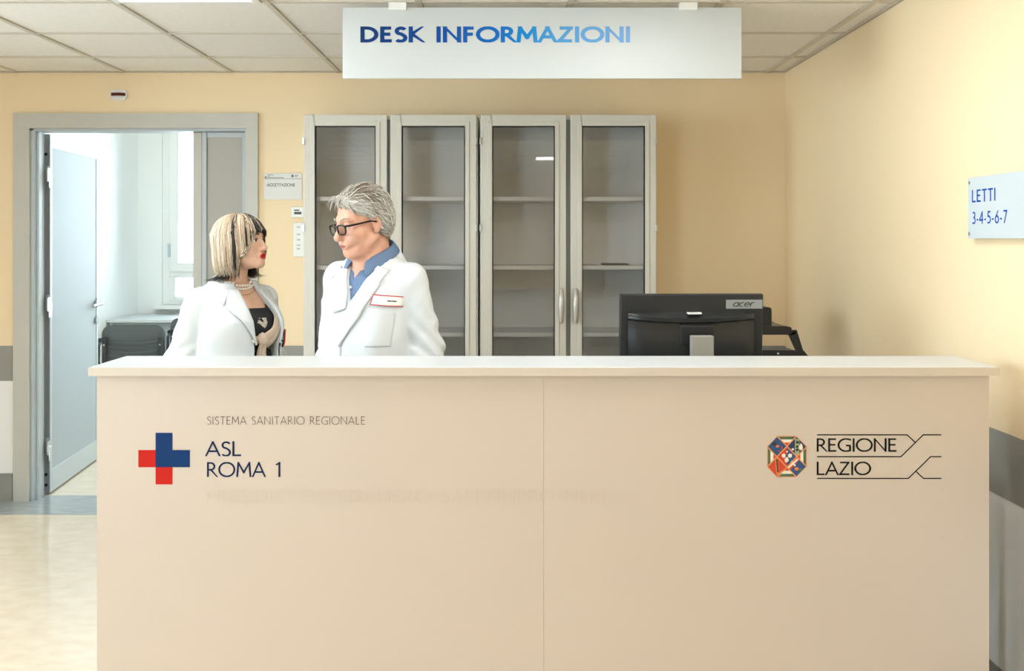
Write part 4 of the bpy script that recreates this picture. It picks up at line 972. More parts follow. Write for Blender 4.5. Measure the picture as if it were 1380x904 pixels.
# ================================================================ THE MAN
def build_man():
    Y0 = 3.72; X0 = -.515; yaw = math.radians(-30)
    HS = .99
    toH, fromH = make_frame((-.008, -.047, 1.526), math.radians(-23), math.radians(14), math.radians(0), HS)
    B = dict(z=np.array([.74, .84, .97, 1.09, 1.235, 1.325, 1.38]), rx=np.array([.155, .17, .168, .160, .162, .145, .09]), ry=np.array([.11, .125, .13, .135, .125, .10, .065]), cy=np.array([0, 0, -.01, -.015, -.005, .005, .01]),
             head=(toH, fromH), shoulder=((-.158, .012, 1.312), (.158, .012, 1.312)), elbow=((-.205, .05, 1.05), (.212, .045, 1.055)), wrist=((-.205, -.10, .85), (.190, -.115, .855)),
             ra=(.049, .043, .032), neck=((0, .018, 1.345), (-.004, -.005, 1.46)), nr=(.066, .064), ny=.012, k=.98, hscale=HS, hs=1.0,
             handdir=((.05, -.45, -.9), (-.08, -.45, -.9)), thumb=((.3, -1, .2), (-.3, -1, .2)), g=dict(fold=True, nose=.005, bulb=1.18, gap=.0028, lips=.8, width=1.02), throat=((-.01, -.058, 1.42), (-.002, -.05, 1.33)))
    skin, torso, arms = person_sdfs(B)
    hx, hy, hz = -.008, -.047, 1.526
    xs = axis(-.33, .33, .0065, [(hx - .115, hx + .115, .003)]); ys = axis(-.26, .2, .0065, [(hy - .14, hy + .125, .003)]); zs = axis(-.01, 1.68, .0075, [(1.38, 1.68, .003)])
    V, F = polygonize(skin, xs, ys, zs)
    q = toH(V[F].mean(1).astype(f32))
    lips = (np.abs(q[:, 0]) < .021) & (q[:, 1] < -.088) & (np.abs(q[:, 2] + .069) < .0085 * (1 - (np.abs(q[:, 0]) / .024) ** 2))
    M_skin = skin_mat('ruddy_skin', rgb(222, 172, 146), rgb(212, 156, 130)); M_lip = mat('man_lips', rgb(186, 118, 102), .45)
    me = npmesh('person', V, F, [M_skin, M_lip], None, lips.astype(np.int32))
    me.location = (X0, Y0, 0); me.rotation_euler = (0, 0, yaw)
    tag(me, 'grey haired man in a white coat and black glasses standing behind the desk, looking left', 'person')
    eyes(fromH, HS, me, (math.radians(-12), math.radians(14)))
    zc = np.array([.56, .75, .97, 1.10, 1.235, 1.32, 1.38]); rx = np.array([.220, .206, .190, .184, .182, .160, .095]); ry = np.array([.185, .172, .162, .160, .150, .120, .078]); cy = np.array([-.005, -.005, -.01, -.012, -.004, .006, .012])
    el, wr, shd = B['elbow'], B['wrist'], B['shoulder']
    def coat_solid(p):
        t = loft(p, zc, rx, ry, cy, 2.4)
        ang_ = np.arctan2(p[:, 0], -p[:, 1]); low = np.clip((1.12 - p[:, 2]) / .4, 0, 1)
        t = t + low * .006 * np.sin(ang_ * 7 + 1.5 * np.sin(p[:, 2] * 9))
        for s in (0, 1):
            t = smin(t, cap(p, (0, .012, 1.352), shd[s], .050, .062), .055)
        t = t + .0046 * wob(p * A(1, 1, .5), 34, 3)
        a = None
        for s in (0, 1):
            u = cap(p, shd[s], el[s], .066, .060); l = cap(p, el[s], A(*el[s]) * .12 + A(*wr[s]) * .88, .060, .054)
            c_ = smin(u, l, .03)
            dz = p[:, 2] - el[s][2]
            c_ = c_ + .0055 * np.exp(-(dz / .13) ** 2) * np.sin(p[:, 2] * 88 + p[:, 0] * (40 if s else -40) + p[:, 1] * 50 + 2.0 * np.sin(p[:, 1] * 25)) + .0042 * wob(p * A(1, 1, .8), 40, 7 + s)
            a = c_ if a is None else np.minimum(a, c_)
        return smin(t, a, .010)
    # ---- shirt
    def shirt(p):
        d = torso(p, .008) ; d = np.maximum(d, 1.0 - p[:, 2])
        wv = np.maximum(np.abs(p[:, 0] + .004) - np.maximum(0, (p[:, 2] - 1.315)) * .38, p[:, 1] - .0)        # open neck
        d = np.maximum(d, -np.maximum(wv, 1.309 - p[:, 2]))
        d = np.maximum(d, coat_solid(p) + .007)
        return np.maximum(d, -(cap(p, (0, .018, 1.30), (-.006, -.005, 1.47), .068, .066)))
    V, F = polygonize(shirt, axis(-.24, .24, .007), axis(-.2, .18, .007), axis(.96, 1.46, .007)); sh_ = npmesh('shirt', V, F, [M_denim], me)
    front_dots('button', lambda p: torso(p, .010), [(-.004, 1.29), (-.004, 1.235), (-.004, 1.16)], .005, M_button, sh_)
    # shirt collar: stands round the neck, folds over, points at the front
    rows = []
    for k in range(25):
        t = -1 + 2 * k / 24; a = t * math.radians(160); b = abs(t)
        ca, sa = math.sin(a), math.cos(a)                       # sa = 1 at the nape
        cx_, cy_ = -.004, .012
        R0 = .069 + .004 * b; top = 1.468 - .075 * b ** 1.5
        fall = .034 + .022 * b ** 3
        R1 = R0 + .018 + .012 * b ** 4
        p0 = (cx_ + R0 * ca, cy_ + R0 * sa * 1.0, top - .045); p1 = (cx_ + (R0 + .0) * ca, cy_ + R0 * sa, top - .006); p2 = (cx_ + (R0 + .004) * ca, cy_ + (R0 + .004) * sa, top)
        ex = .028 * max(0, b - .82) / .18
        p3 = (cx_ + R1 * ca, cy_ + R1 * sa - ex * .4, top - fall * .55); p4 = (cx_ + (R1 + .010) * ca + ex * (1 if t > 0 else -1) * .55, cy_ + (R1 + .008) * sa - ex * .5, top - fall - ex * .8)
        rows.append([p0, p1, p2, p3, p4])
    ring_collar('collar', rows, M_denim, sh_)
    trousers(me, B, M_trouser); shoes(me, .98)
    # ---- coat
    zb = 1.222
    def vleft(z): return .018 - (z - zb) * .44
    def vright(z): return .018 + (z - zb) * .48
    def coat(p):
        d = coat_solid(p); x, y, z = p[:, 0], p[:, 1], p[:, 2]
        w = np.maximum(np.maximum(vleft(z) - x, x - vright(z)), np.maximum(y - .03, zb - z))
        d = np.maximum(d, -w)
        d = np.maximum(d, -cap(p, (0, .016, 1.32), (-.005, .0, 1.50), .078, .080))
        slit = np.maximum(np.abs(x + .002 + (zb - z) * .02) - .0016, np.maximum(y + .02, z - zb))     # front closing
        d = np.maximum(d, -np.maximum(slit, -(coat_solid(p) + .010)))
        return np.maximum(d, .56 - z)
    V, F = polygonize(coat, axis(-.34, .34, .0062), axis(-.24, .24, .0062), axis(.52, 1.46, .0062)); ct_ = npmesh('coat', V, F, [M_coat], me)
    CS = coat_solid
    # lapels: inner edge along the opening, outer edge with the notch
    for s in (-1, 1):
        ie = [(-.030 + .016 * s, 1.085 if s > 0 else 1.20), (.010 + s * .002, zb - .005)] + [(.018 + s * (.48 if s > 0 else .44) * (z_ - zb), z_) for z_ in (1.26, 1.31, 1.355)]
        oe = [(-.028 + .018 * s, 1.082 if s > 0 else 1.196), (.01 + s * .06, 1.19 if s > 0 else 1.235), (.008 + s * .104, 1.288), (.008 + s * .110, 1.300), (.002 + s * .094, 1.355)]
        patch('lapel', CS, ie, oe, M_coat, ct_, off=.006, thick=.004, puff=.004)
    rows = []
    for k in range(25):
        t = -1 + 2 * k / 24; b = abs(t); a = t * math.radians(128); ca, sa = math.sin(a), math.cos(a)
        R0 = .080 + .006 * b; top = 1.452 - .085 * b ** 1.4; fall = .06 + .012 * b
        R1 = R0 + .03; c0 = (0, .016)
        rows.append([(c0[0] + R0 * ca, c0[1] + R0 * sa, top - .04), (c0[0] + R0 * ca, c0[1] + R0 * sa, top - .005), (c0[0] + (R0 + .006) * ca, c0[1] + (R0 + .006) * sa, top),
                     (c0[0] + (R0 + .02) * ca, c0[1] + (R0 + .02) * sa, top - fall * .4), (c0[0] + (R1 + .016) * ca, c0[1] + (R1 + .010) * sa, top - fall)])
    ring_collar('collar', rows, M_coat, ct_)
    patch('collar_point', CS, [(.078, 1.352), (.083, 1.366)], [(.116, 1.306), (.126, 1.352)], M_coat, ct_, off=.010, thick=.004, n=10)
    patch('collar_point', CS, [(-.078, 1.352), (-.083, 1.366)], [(-.116, 1.306), (-.126, 1.352)], M_coat, ct_, off=.010, thick=.004, n=10)
    front_dots('button', coat_solid, [(.012, 1.045), (.014, .93), (.016, .81)], .008, M_button, ct_, .003)
    # breast pocket and badge on his left chest
    patch('breast_pocket', CS, [(.090, 1.208), (.092, 1.085)], [(.166, 1.204), (.162, 1.085)], M_coat, ct_, off=.0012, thick=.0025, w=12)
    bd = patch('name_badge', CS, [(0.1040, 1.268), (0.1020, 1.232)], [(0.1860, 1.258), (0.1840, 1.222)], mat('badge_white', rgb(236, 236, 232), .4), ct_, off=.008, thick=.002, n=6)
    M_br = mat('badge_red', rgb(196, 60, 66), .4)
    for e1, e2 in (([(0.1040, 1.269), (0.1860, 1.259)], [(0.1040, 1.2655), (0.1860, 1.2555)]), ([(0.1020, 1.235), (0.1840, 1.225)], [(0.1020, 1.2315), (0.1840, 1.2215)]), ([(0.1040, 1.269), (0.1020, 1.232)], [(0.1065, 1.269), (0.1045, 1.232)])):
        patch('badge_border', CS, e1, e2, M_br, bd, off=.0098, thick=.0008, n=8, w=3)
    patch('badge_print', CS, [(0.1500, 1.2465), (0.1700, 1.244)], [(0.1500, 1.2425), (0.1700, 1.240)], M_ink, bd, off=.0096, thick=.0006, n=6, w=3)
    # ---- glasses
    M_gl = mat('black_glasses_frame', rgb(16, 16, 18), .22); gp = lambda x, y, z: tuple(fromH(np.array([[x, y, z]], f32))[0])
    bm = bmesh.new()
    for s in (-1, 1):
        ol = [(s * .034 + .0255 * math.copysign(abs(math.cos(a)) ** .6, math.cos(a)), -.002 + .0175 * math.copysign(abs(math.sin(a)) ** .7, math.sin(a))) for a in [2 * math.pi * k / 24 for k in range(25)]]
        tube(bm, [gp(u, -.110 + .35 * u * u * 10 * .35, v - .004) for u, v in ol], .0030, 6, caps=False)
        tube(bm, [gp(s * .058, -.104, .006), gp(s * .072, -.095, .006), gp(s * .079, -.06, .005), gp(s * .081, -.01, .004), gp(s * .083, .012, -.004)], [.0042, .0042, .0036, .003, .003], 6)
    tube(bm, [gp(-.010, -.110, .002), gp(0, -.113, .004), gp(.010, -.110, .002)], .0026, 6)
    gl_ = obj('glasses', bm, M_gl, me, smooth=True)
    for s in (-1, 1):
        bm = bmesh.new(); ol = [(s * .034 + .0245 * math.copysign(abs(math.cos(a)) ** .6, math.cos(a)), -.002 + .0165 * math.copysign(abs(math.sin(a)) ** .7, math.sin(a))) for a in [2 * math.pi * k / 24 for k in range(24)]]
        bm.faces.new([bm.verts.new(gp(u, -.110 + 1.225 * u * u, v - .004)) for u, v in ol]); obj('lens', bm, M_winglass, gl_)
    # ---- hair
    def hair_sh(q):
        p = q.copy(); p[:, 0] = np.abs(p[:, 0])
        d = ell(p, (0, .015, .043), (.088, .101, .090))
        d = smin(d, ell(p, (0, .044, -.012), (.080, .066, .066)), .03)
        line = -.006 - (p[:, 1] + 1.0 * p[:, 2]); line = smax(line, -.004 - (p[:, 1] + .12 * np.clip(p[:, 2], -.05, .0) * -1) - 3.0 * np.clip(p[:, 2] - .02, 0, .2), .01)
        d = smax(d, line, .014)
        d = smax(d, -ell(p, (.092, .006, -.013), (.030, .026, .033)), .008)
        return smax(d, -.072 - p[:, 2] + .0 * p[:, 1], .01)
    hairw = lambda p: HS * hair_sh(toH(p).astype(f32))
    V, F = polygonize(hairw, axis(hx - .13, hx + .14, .005), axis(hy - .15, hy + .17, .005), axis(1.42, 1.69, .005))
    M_h1 = mat('grey_hair', rgb(196, 190, 180), .55, var=.2, vscale=90); M_h2 = mat('silver_hair', rgb(224, 220, 212), .5, var=.1, vscale=90); M_h3 = mat('brown_grey_hair', rgb(146, 128, 106), .55, var=.2, vscale=90)
    hr = npmesh('hair', V, F, [M_h1], me)
    rr = np.random.RandomState(4); N = 1500
    seeds = toH(V[rr.choice(len(V), N)].astype(f32)); S = [seeds]; dirn = rr.normal(size=(N, 3)) * .34
    cl = (np.sin(seeds @ A(60, 35, 50) + 2 * np.sin(seeds @ A(30, -50, 40)))[:, None]) * np.array([[.35, .05, .3]])
    p = seeds.copy(); T = 11; ds = .0075; liftend = rr.uniform(-.002, .016, N)
    for k in range(1, T):
        sd = np.sign(p[:, :1] + 1e-6); fl = np.concatenate([sd * .25 * (p[:, 2:] < .07), np.full((N, 1), 1.0), -.55 - 6 * np.clip(.05 - p[:, 2:], 0, .1)], 1)
        fl[:, 1] -= np.clip(p[:, 1] - .05, 0, .1) * 9
        fl = fl + dirn + cl * math.sin(k * .8); g = grad(hair_sh, p.astype(f32)); fl -= g * (fl * g).sum(1, keepdims=True); fl /= np.linalg.norm(fl, axis=1, keepdims=True) + 1e-9
        p = (p + fl * ds).astype(f32); d = hair_sh(p); p = (p - (d - (.001 + liftend * (k / T)))[:, None].clip(-.004, .02) * grad(hair_sh, p) * .8).astype(f32); S.append(p)
    S = np.stack(S, 1)
    topf = np.clip((S[:, 0, 2] - .07) / .05, 0, 1) * np.clip((.05 - S[:, 0, 1]) / .08, 0, 1)
    mi = np.where(rr.uniform(size=N) < topf * .75, 2, np.where(rr.uniform(size=N) < .5, 0, 1))
    strand_mesh('strands', fromH(S.reshape(-1, 3).astype(f32)).reshape(S.shape), rr.uniform(.0011, .0021, N), [M_h1, M_h2, M_h3], mi, hr)
    # loose fringe locks over the forehead, drifting forward
    n2 = 46; x0 = rr.uniform(-.065, .05, n2); S2 = []
    for k in range(9):
        t = k / 8
        S2.append(np.stack([x0 + (.0 + rr_x) * t if False else x0 * (1 + .12 * t) + np.sin(x0 * 90) * .014 * t, -.060 - .046 * t + x0 * x0 * 4 + np.cos(x0 * 140) * .006 * t, .106 + .018 * math.sin(t * 2.4) - .036 * t * t - x0 * x0 * 6 + np.sin(x0 * 220) * .007 * t], 1))
    S2 = np.stack(S2, 1); strand_mesh('fringe', fromH(S2.reshape(-1, 3).astype(f32)).reshape(S2.shape), rr.uniform(.0004, .0009, n2), [M_h2, M_h3], (rr.uniform(size=n2) < .25).astype(int), hr, .15)
    # brows
    for s in (-1, 1):
        n3 = 46; t = rr.uniform(0, 1, n3); base = np.stack([s * (.014 + .036 * t), -.0985 + .020 * t ** 1.6, .0255 + .006 * np.sin(t * 2.6) + rr.uniform(-.0018, .0018, n3)], 1)
        S3 = np.stack([base + np.array([s * .008, .002, .001]) * k / 4 - np.array([0, .0015, 0]) for k in range(5)], 1)
        strand_mesh('eyebrow', fromH(S3.reshape(-1, 3).astype(f32)).reshape(S3.shape), np.full(n3, .0007), [M_h1], np.zeros(n3, int), me)
    return me
man = build_man()
# ================================================================ THE WOMAN
def build_woman():
    Y0 = 3.95; X0 = -1.088; yaw = math.radians(44)
    HS = .90
    hx, hy, hz = .016, -.030, 1.450
    toH, fromH = make_frame((hx, hy, hz), math.radians(30), math.radians(-5), 0, HS)
    B = dict(z=np.array([.70, .80, .92, 1.03, 1.15, 1.228, 1.28]), rx=np.array([.15, .165, .155, .135, .142, .125, .07]), ry=np.array([.11, .12, .105, .10, .112, .085, .055]), cy=np.array([0, .005, 0, -.005, -.012, .0, .012]),
             head=(toH, fromH), shoulder=((-.140, .015, 1.222), (.140, .015, 1.222)), elbow=((-.198, .05, .985), (.190, .06, .985)), wrist=((-.185, -.09, .79), (.18, -.06, .78)),
             ra=(.039, .036, .026), neck=((0, .016, 1.25), (.008, -.002, 1.37)), nr=(.050, .047), ny=.014, k=.93, hscale=HS, hs=.86,
             handdir=((.05, -.45, -.9), (-.08, -.35, -.9)), thumb=((.3, -1, .2), (-.3, -1, .2)), g=dict(nose=.0, lips=1.12, width=.97))
    skin0, torso, arms = person_sdfs(B)
    def bust(p, d, add=0.0):
        return smin(d, np.minimum(ell(p, (-.062, -.085, 1.125), (.062 + add, .055 + add, .065 + add)), ell(p, (.062, -.085, 1.125), (.062 + add, .055 + add, .065 + add))), .04)
    skin = lambda p: bust(p, skin0(p))
    tors = lambda p, a: bust(p, torso(p, a), a)
    xs = axis(-.29, .29, .0065, [(hx - .10, hx + .10, .0028)]); ys = axis(-.24, .2, .0065, [(hy - .12, hy + .11, .0028)]); zs = axis(-.01, 1.58, .0075, [(1.30, 1.58, .0028)])
    V, F = polygonize(skin, xs, ys, zs)
    q = toH(V[F].mean(1).astype(f32))
    lips = (np.abs(q[:, 0]) < .023) & (q[:, 1] < -.084) & (np.abs(q[:, 2] + .068) < .0135 * np.sqrt(np.clip(1 - (np.abs(q[:, 0]) / .024) ** 2, 0, 1)))
    M_skin = skin_mat('fair_skin', rgb(226, 184, 156), rgb(218, 172, 144)); M_lip = mat('red_lipstick', rgb(192, 16, 28), .3)
    me = npmesh('person', V, F, [M_skin, M_lip], None, lips.astype(np.int32))
    me.location = (X0, Y0, 0); me.rotation_euler = (0, 0, yaw)
    tag(me, 'woman with streaked blonde bob, red lipstick and pearls in an open white coat, looking right', 'person')
    eyes(fromH, HS, me, (math.radians(6), math.radians(-4)))
    # ---- black patterned top
    def black_mat():
        m = bpy.data.materials.new('black_patterned_top'); m.use_nodes = True; nt = m.node_tree; b = nt.nodes['Principled BSDF']
        tc = nt.nodes.new('ShaderNodeTexCoord'); n = nt.nodes.new('ShaderNodeTexNoise'); n.inputs['Scale'].default_value = 17; n.inputs['Detail'].default_value = 1; n.inputs['Distortion'].default_value = 1.6
        v = nt.nodes.new('ShaderNodeTexVoronoi'); v.inputs['Scale'].default_value = 260
        nt.links.new(tc.outputs['Object'], n.inputs['Vector']); nt.links.new(tc.outputs['Object'], v.inputs['Vector'])
        a = nt.nodes.new('ShaderNodeMath'); a.operation = 'GREATER_THAN'; a.inputs[1].default_value = .61; nt.links.new(n.outputs['Fac'], a.inputs[0])
        c = nt.nodes.new('ShaderNodeMath'); c.operation = 'GREATER_THAN'; c.inputs[1].default_value = .34; nt.links.new(v.outputs['Distance'], c.inputs[0])
        s = nt.nodes.new('ShaderNodeSeparateXYZ'); nt.links.new(tc.outputs['Object'], s.inputs[0])
        yk = nt.nodes.new('ShaderNodeMath'); yk.operation = 'LESS_THAN'; yk.inputs[1].default_value = 1.160; nt.links.new(s.outputs['Z'], yk.inputs[0])
        m1 = nt.nodes.new('ShaderNodeMath'); m1.operation = 'MULTIPLY'; nt.links.new(a.outputs[0], m1.inputs[0]); nt.links.new(c.outputs[0], m1.inputs[1])
        m2 = nt.nodes.new('ShaderNodeMath'); m2.operation = 'MULTIPLY'; nt.links.new(m1.outputs[0], m2.inputs[0]); nt.links.new(yk.outputs[0], m2.inputs[1])
        x = nt.nodes.new('ShaderNodeMix'); x.data_type = 'RGBA'; x.inputs['A'].default_value = rgb(22, 23, 24); x.inputs['B'].default_value = rgb(206, 194, 178)
        nt.links.new(m2.outputs[0], x.inputs['Factor']); nt.links.new(x.outputs['Result'], b.inputs['Base Color']); b.inputs['Roughness'].default_value = .7
        return m
    def top(p):
        d = tors(p, .004); line = p[:, 2] - (1.196 + 1.6 * np.clip(np.abs(p[:, 0] - .03) - .05, 0, .1) + .9 * np.clip(p[:, 1] + .05, 0, .2))
        return np.maximum(np.maximum(d, line), .84 - p[:, 2])
    V, F = polygonize(top, axis(-.21, .21, .006), axis(-.2, .16, .006), axis(.8, 1.32, .006)); npmesh('top', V, F, [black_mat()], me)
    trousers(me, B, mat('black_trousers', rgb(30, 30, 33), .8)); shoes(me, .93)
    # ---- beige cardigan knotted over the chest
    M_beige = mat('beige_knit', rgb(214, 190, 168), .85, bump=.3, bscale=260, spec=.2)
    T2 = lambda p: tors(p, .006)
    kx, kz = .040, 1.080
    wrap = patch('cardigan', T2, [(.105, 1.215), (.098, 1.165), (.080, 1.120), (kx - .006, kz + .012)], [(.125, 1.200), (.128, 1.12), (.11, 1.055), (kx, kz - .022)], M_beige, me, off=.006, thick=.005, puff=.006, w=12)
    patch('cardigan_fold', T2, [(.118, 1.14), (.10, 1.10), (.075, 1.072), (kx, kz)], [(.118, 1.09), (.10, 1.055), (.075, 1.045), (kx, kz - .02)], M_beige, wrap, off=.012, thick=.006, puff=.006)
    patch('cardigan_fold', T2, [(-.10, 1.10), (-.06, 1.095), (-.02, 1.09), (kx, kz + .012)], [(-.10, 1.05), (-.06, 1.05), (-.02, 1.06), (kx, kz - .012)], M_beige, wrap, off=.008, thick=.006, puff=.004)
    P = trace(T2, np.array([[kx, -.4, kz]]), (0, 1, 0))[0]
    kn = lambda p: smin(ell(p, (P[0], P[1] - .012, P[2]), (.020, .018, .024)), ell(p, (P[0] + .012, P[1] - .010, P[2] - .008), (.018, .014, .014)), .008) + .0012 * np.sin(p[:, 0] * 420 + p[:, 2] * 160)
    V, F = polygonize(kn, axis(P[0] - .05, P[0] + .06, .004), axis(P[1] - .06, P[1] + .03, .004), axis(P[2] - .05, P[2] + .05, .004)); npmesh('cardigan_knot', V, F, [M_beige], wrap)
    for a_, b_, c_ in ((-.014, .012, .0), (.010, .040, .004)):
        patch('cardigan_tail', T2, [(kx + a_ * .5, kz - .01), (kx + a_ - .004, .95), (kx + a_ - .008, .86)], [(kx + b_ * .5, kz - .01), (kx + b_, .95), (kx + b_ + .006, .86)], M_beige, wrap, off=.014 + c_, thick=.005, puff=.008, n=16)
    # ---- pearls
    M_pearl = mat('pearl', rgb(240, 230, 214), .2, coat=.4); bm = bmesh.new()
    for rowi, (dz, rr_) in enumerate(((0, .058), (-.011, .063))):
        n = 36 + 3 * rowi
        for k in range(n):
            a = 2 * math.pi * k / n; fr_ = math.cos(a)      # 1 at the front
            c = np.array([[.004 + rr_ * math.sin(a) * 1.02, .010 - (rr_ + .002) * fr_, 1.308 + dz * max(0, fr_ + .3) - .030 * max(fr_, -.4)]], f32)
            for _ in range(4): c = c - (skin(c) - .005)[:, None] * grad(skin, c)
            sphere(bm, tuple(float(v) for v in c[0]), .0056, 8, 6)
    o = obj('pearl_necklace', bm, M_pearl, me, smooth=True); o['kind'] = 'stuff'; o['label'] = 'double strand of cream pearls'
    pts = []
    for k in range(25):
        a = math.radians(-100 + 200 * k / 24); c = np.array([[.004 + .075 * math.sin(a), .01 - .08 * math.cos(a), 1.285 - .040 * max(0, math.cos(a))]], f32)
        for _ in range(5): c = c - (skin(c) - .0012)[:, None] * grad(skin, c)
        pts.append(tuple(float(v) for v in c[0]))
    bm = bmesh.new(); tube(bm, pts, .0011, 5); obj('thin_chain', bm, mat('gold_chain', rgb(190, 150, 96), .3, 1.0), me, smooth=True)
    # ---- coat, open at the front
    zc = np.array([.52, .70, .92, 1.05, 1.15, 1.228, 1.288]); rx = np.array([.220, .20, .182, .168, .162, .140, .080]); ry = np.array([.18, .168, .150, .143, .146, .112, .070]); cy = np.array([0, 0, -.004, -.01, -.014, .0, .014])
    el, wr, shd = B['elbow'], B['wrist'], B['shoulder']
    def coat_solid(p):
        t = bust(p, loft(p, zc, rx, ry, cy, 2.3), .022)
        ang_ = np.arctan2(p[:, 0], -p[:, 1]); low = np.clip((1.1 - p[:, 2]) / .4, 0, 1)
        t = t + low * .007 * np.sin(ang_ * 6 + 1.2 * np.sin(p[:, 2] * 8))
        for s in (0, 1): t = smin(t, cap(p, (0, .014, 1.262), shd[s], .042, .050), .05)
        t = t + .0042 * wob(p * A(1, 1, .5), 34, 13)
        a = None
        for s in (0, 1):
            u = cap(p, shd[s], el[s], .054, .058); l = cap(p, el[s], A(*el[s]) * .12 + A(*wr[s]) * .88, .058, .054); c_ = smin(u, l, .03)
            dz = p[:, 2] - el[s][2] - .02
            c_ = c_ + .0050 * np.exp(-(dz / .08) ** 2) * np.sin(p[:, 2] * 95 + p[:, 0] * (40 if s else -40) + p[:, 1] * 60) + .0042 * wob(p * A(1, 1, .8), 38, 17 + s)
            a = c_ if a is None else np.minimum(a, c_)
        return smin(t, a, .012)
    def xl(z): return np.interp(z, [.5, .88, 1.04, 1.15, 1.24, 1.28], [-.03, -.005, .006, -.016, -.022, -.028])
    def xr(z): return np.interp(z, [.5, .88, 1.04, 1.10, 1.16, 1.22, 1.28], [.13, .115, .115, .118, .108, .085, .06])
    def coat(p):
        d = coat_solid(p); x, y, z = p[:, 0], p[:, 1], p[:, 2]
        w = np.maximum(np.maximum(xl(z) - x, x - xr(z)), y - .02).astype(f32)
        d = np.maximum(d, -w)
        d = np.maximum(d, -cap(p, (0, .016, 1.23), (.008, .0, 1.43), .060, .064))
        return np.maximum(d, .52 - z)
    V, F = polygonize(coat, axis(-.31, .31, .006), axis(-.24, .24, .006), axis(.48, 1.36, .006)); ct_ = npmesh('coat', V, F, [M_coat], me)
    CS = coat_solid
    zz = [1.06, 1.12, 1.17, 1.22, 1.268]
    patch('lapel', CS, [(float(xl(z_)) + .001, z_) for z_ in zz], [(.010, 1.06), (-.050, 1.14), (-.098, 1.20), (-.100, 1.208), (-.072, 1.268)], M_coat, ct_, off=.006, thick=.004, puff=.005)
    patch('lapel', CS, [(float(xr(z_)) - .001, z_) for z_ in zz], [(.120, 1.06), (.138, 1.13), (.138, 1.185), (.134, 1.195), (.088, 1.268)], M_coat, ct_, off=.006, thick=.004, puff=.005)
    rows = []
    for k in range(25):
        t = -1 + 2 * k / 24; b = abs(t); a = t * math.radians(132); ca, sa = math.sin(a), math.cos(a)
        R0 = .062 + .006 * b; tp = 1.332 - .062 * b ** 1.6; fall = .045 + .012 * b; R1 = R0 + .026; c0 = (.002, .016)
        rows.append([(c0[0] + R0 * ca, c0[1] + R0 * sa, tp - .035), (c0[0] + R0 * ca, c0[1] + R0 * sa, tp - .005), (c0[0] + (R0 + .006) * ca, c0[1] + (R0 + .006) * sa, tp),
                     (c0[0] + (R0 + .018) * ca, c0[1] + (R0 + .018) * sa, tp - fall * .4), (c0[0] + (R1 + .016) * ca, c0[1] + (R1 + .010) * sa, tp - fall)])
    ring_collar('collar', rows, M_coat, ct_)
    patch('collar_point', CS, [(-.064, 1.262), (-.070, 1.276)], [(-.108, 1.213), (-.115, 1.258)], M_coat, ct_, off=.010, thick=.004, n=10)
    patch('collar_point', CS, [(.072, 1.262), (.078, 1.276)], [(.134, 1.202), (.128, 1.258)], M_coat, ct_, off=.010, thick=.004, n=10)
    front_dots('button', coat_solid, [(-.006, 1.075), (-.014, .95), (-.02, .83)], .0075, M_button, ct_, .003)
    front_dots('button', coat_solid, [(.130, 1.06)], .0075, M_seal, ct_, .003)
    patch('breast_pocket', CS, [(.120, 1.062), (.122, .97)], [(.166, 1.058), (.164, .97)], M_coat, ct_, off=.016, thick=.003, w=10)
    # ---- hair
    def hair_sh(q):
        p = q; ax = np.abs(p[:, 0])
        pp_ = np.stack([ax, p[:, 1], p[:, 2]], 1)
        d = ell(pp_, (0, .014, .034), (.094, .114, .090))
        zs_ = np.array([-.128, -.11, -.07, 0, .04]); 
        c = loft(pp_, zs_, np.array([.088, .099, .103, .100, .092]), np.array([.088, .102, .110, .112, .108]), np.array([.022, .022, .018, .014, .012]), 2.0)
        d = smin(d, c, .02)
        inner = loft(pp_, np.array([-.3, -.12, -.07, 0]), np.array([.080, .082, .086, .080]), np.array([.080, .084, .092, .09]), np.array([.02, .02, .016, .012]), 2.0)
        d = np.maximum(d, -np.maximum(inner, p[:, 2] + .03))
        # face opening: below the fringe keep only what lies behind the cheek line
        z = p[:, 2]
        cheek = -(p[:, 1] + .040 - .22 * np.clip(-.02 - z, 0, .2)) 
        open_ = np.maximum(cheek * -1, z - .026 - .12 * ax)     # negative inside the opening
        d = smax(d, -np.maximum(p[:, 1] + .040 - .22 * np.clip(-.02 - z, 0, .2), z - (.042 - 1.9 * np.clip(ax - .035, 0, .05))).astype(f32), .008)
        return d
    hairw = lambda p: HS * hair_sh(toH(p).astype(f32))
    V, F = polygonize(hairw, axis(hx - .13, hx + .13, .005), axis(hy - .14, hy + .15, .005), axis(1.29, 1.60, .005))
    M_d = mat('dark_brown_hair', rgb(46, 38, 32), .5, var=.3, vscale=90); M_b1 = mat('blonde_hair', rgb(212, 188, 158), .45, var=.12, vscale=90); M_b2 = mat('pale_blonde_hair', rgb(228, 212, 188), .42, var=.08, vscale=90); M_b3 = mat('dark_blonde_hair', rgb(176, 152, 124), .5, var=.15, vscale=90)
    qc = toH(V[F].mean(1).astype(f32)); az = np.degrees(np.arctan2(np.abs(qc[:, 0]), -qc[:, 1]))
    und = ((az > 60) & (az < 84) & (qc[:, 2] < .05)) | (qc[:, 2] < -.12) | (hair_sh(qc + 0) < -.5) | ((az < 40) & (qc[:, 2] < .07))
    hr = npmesh('hair', V, F, [M_b1, M_d], me, und.astype(np.int32))
    rr = np.random.RandomState(9); N = 1900
    th = rr.uniform(0, 2 * np.pi, N); rad = np.sqrt(rr.uniform(0, 1, N)) * .055
    part = np.stack([rad * np.sin(th) * .8 + .008, .02 + rad * np.cos(th) * 1.05 - .01, np.full(N, .2)], 1).astype(f32)
    p = trace(hair_sh, part, (0, 0, -1)); S = [p]; T = 26; ds = .0118
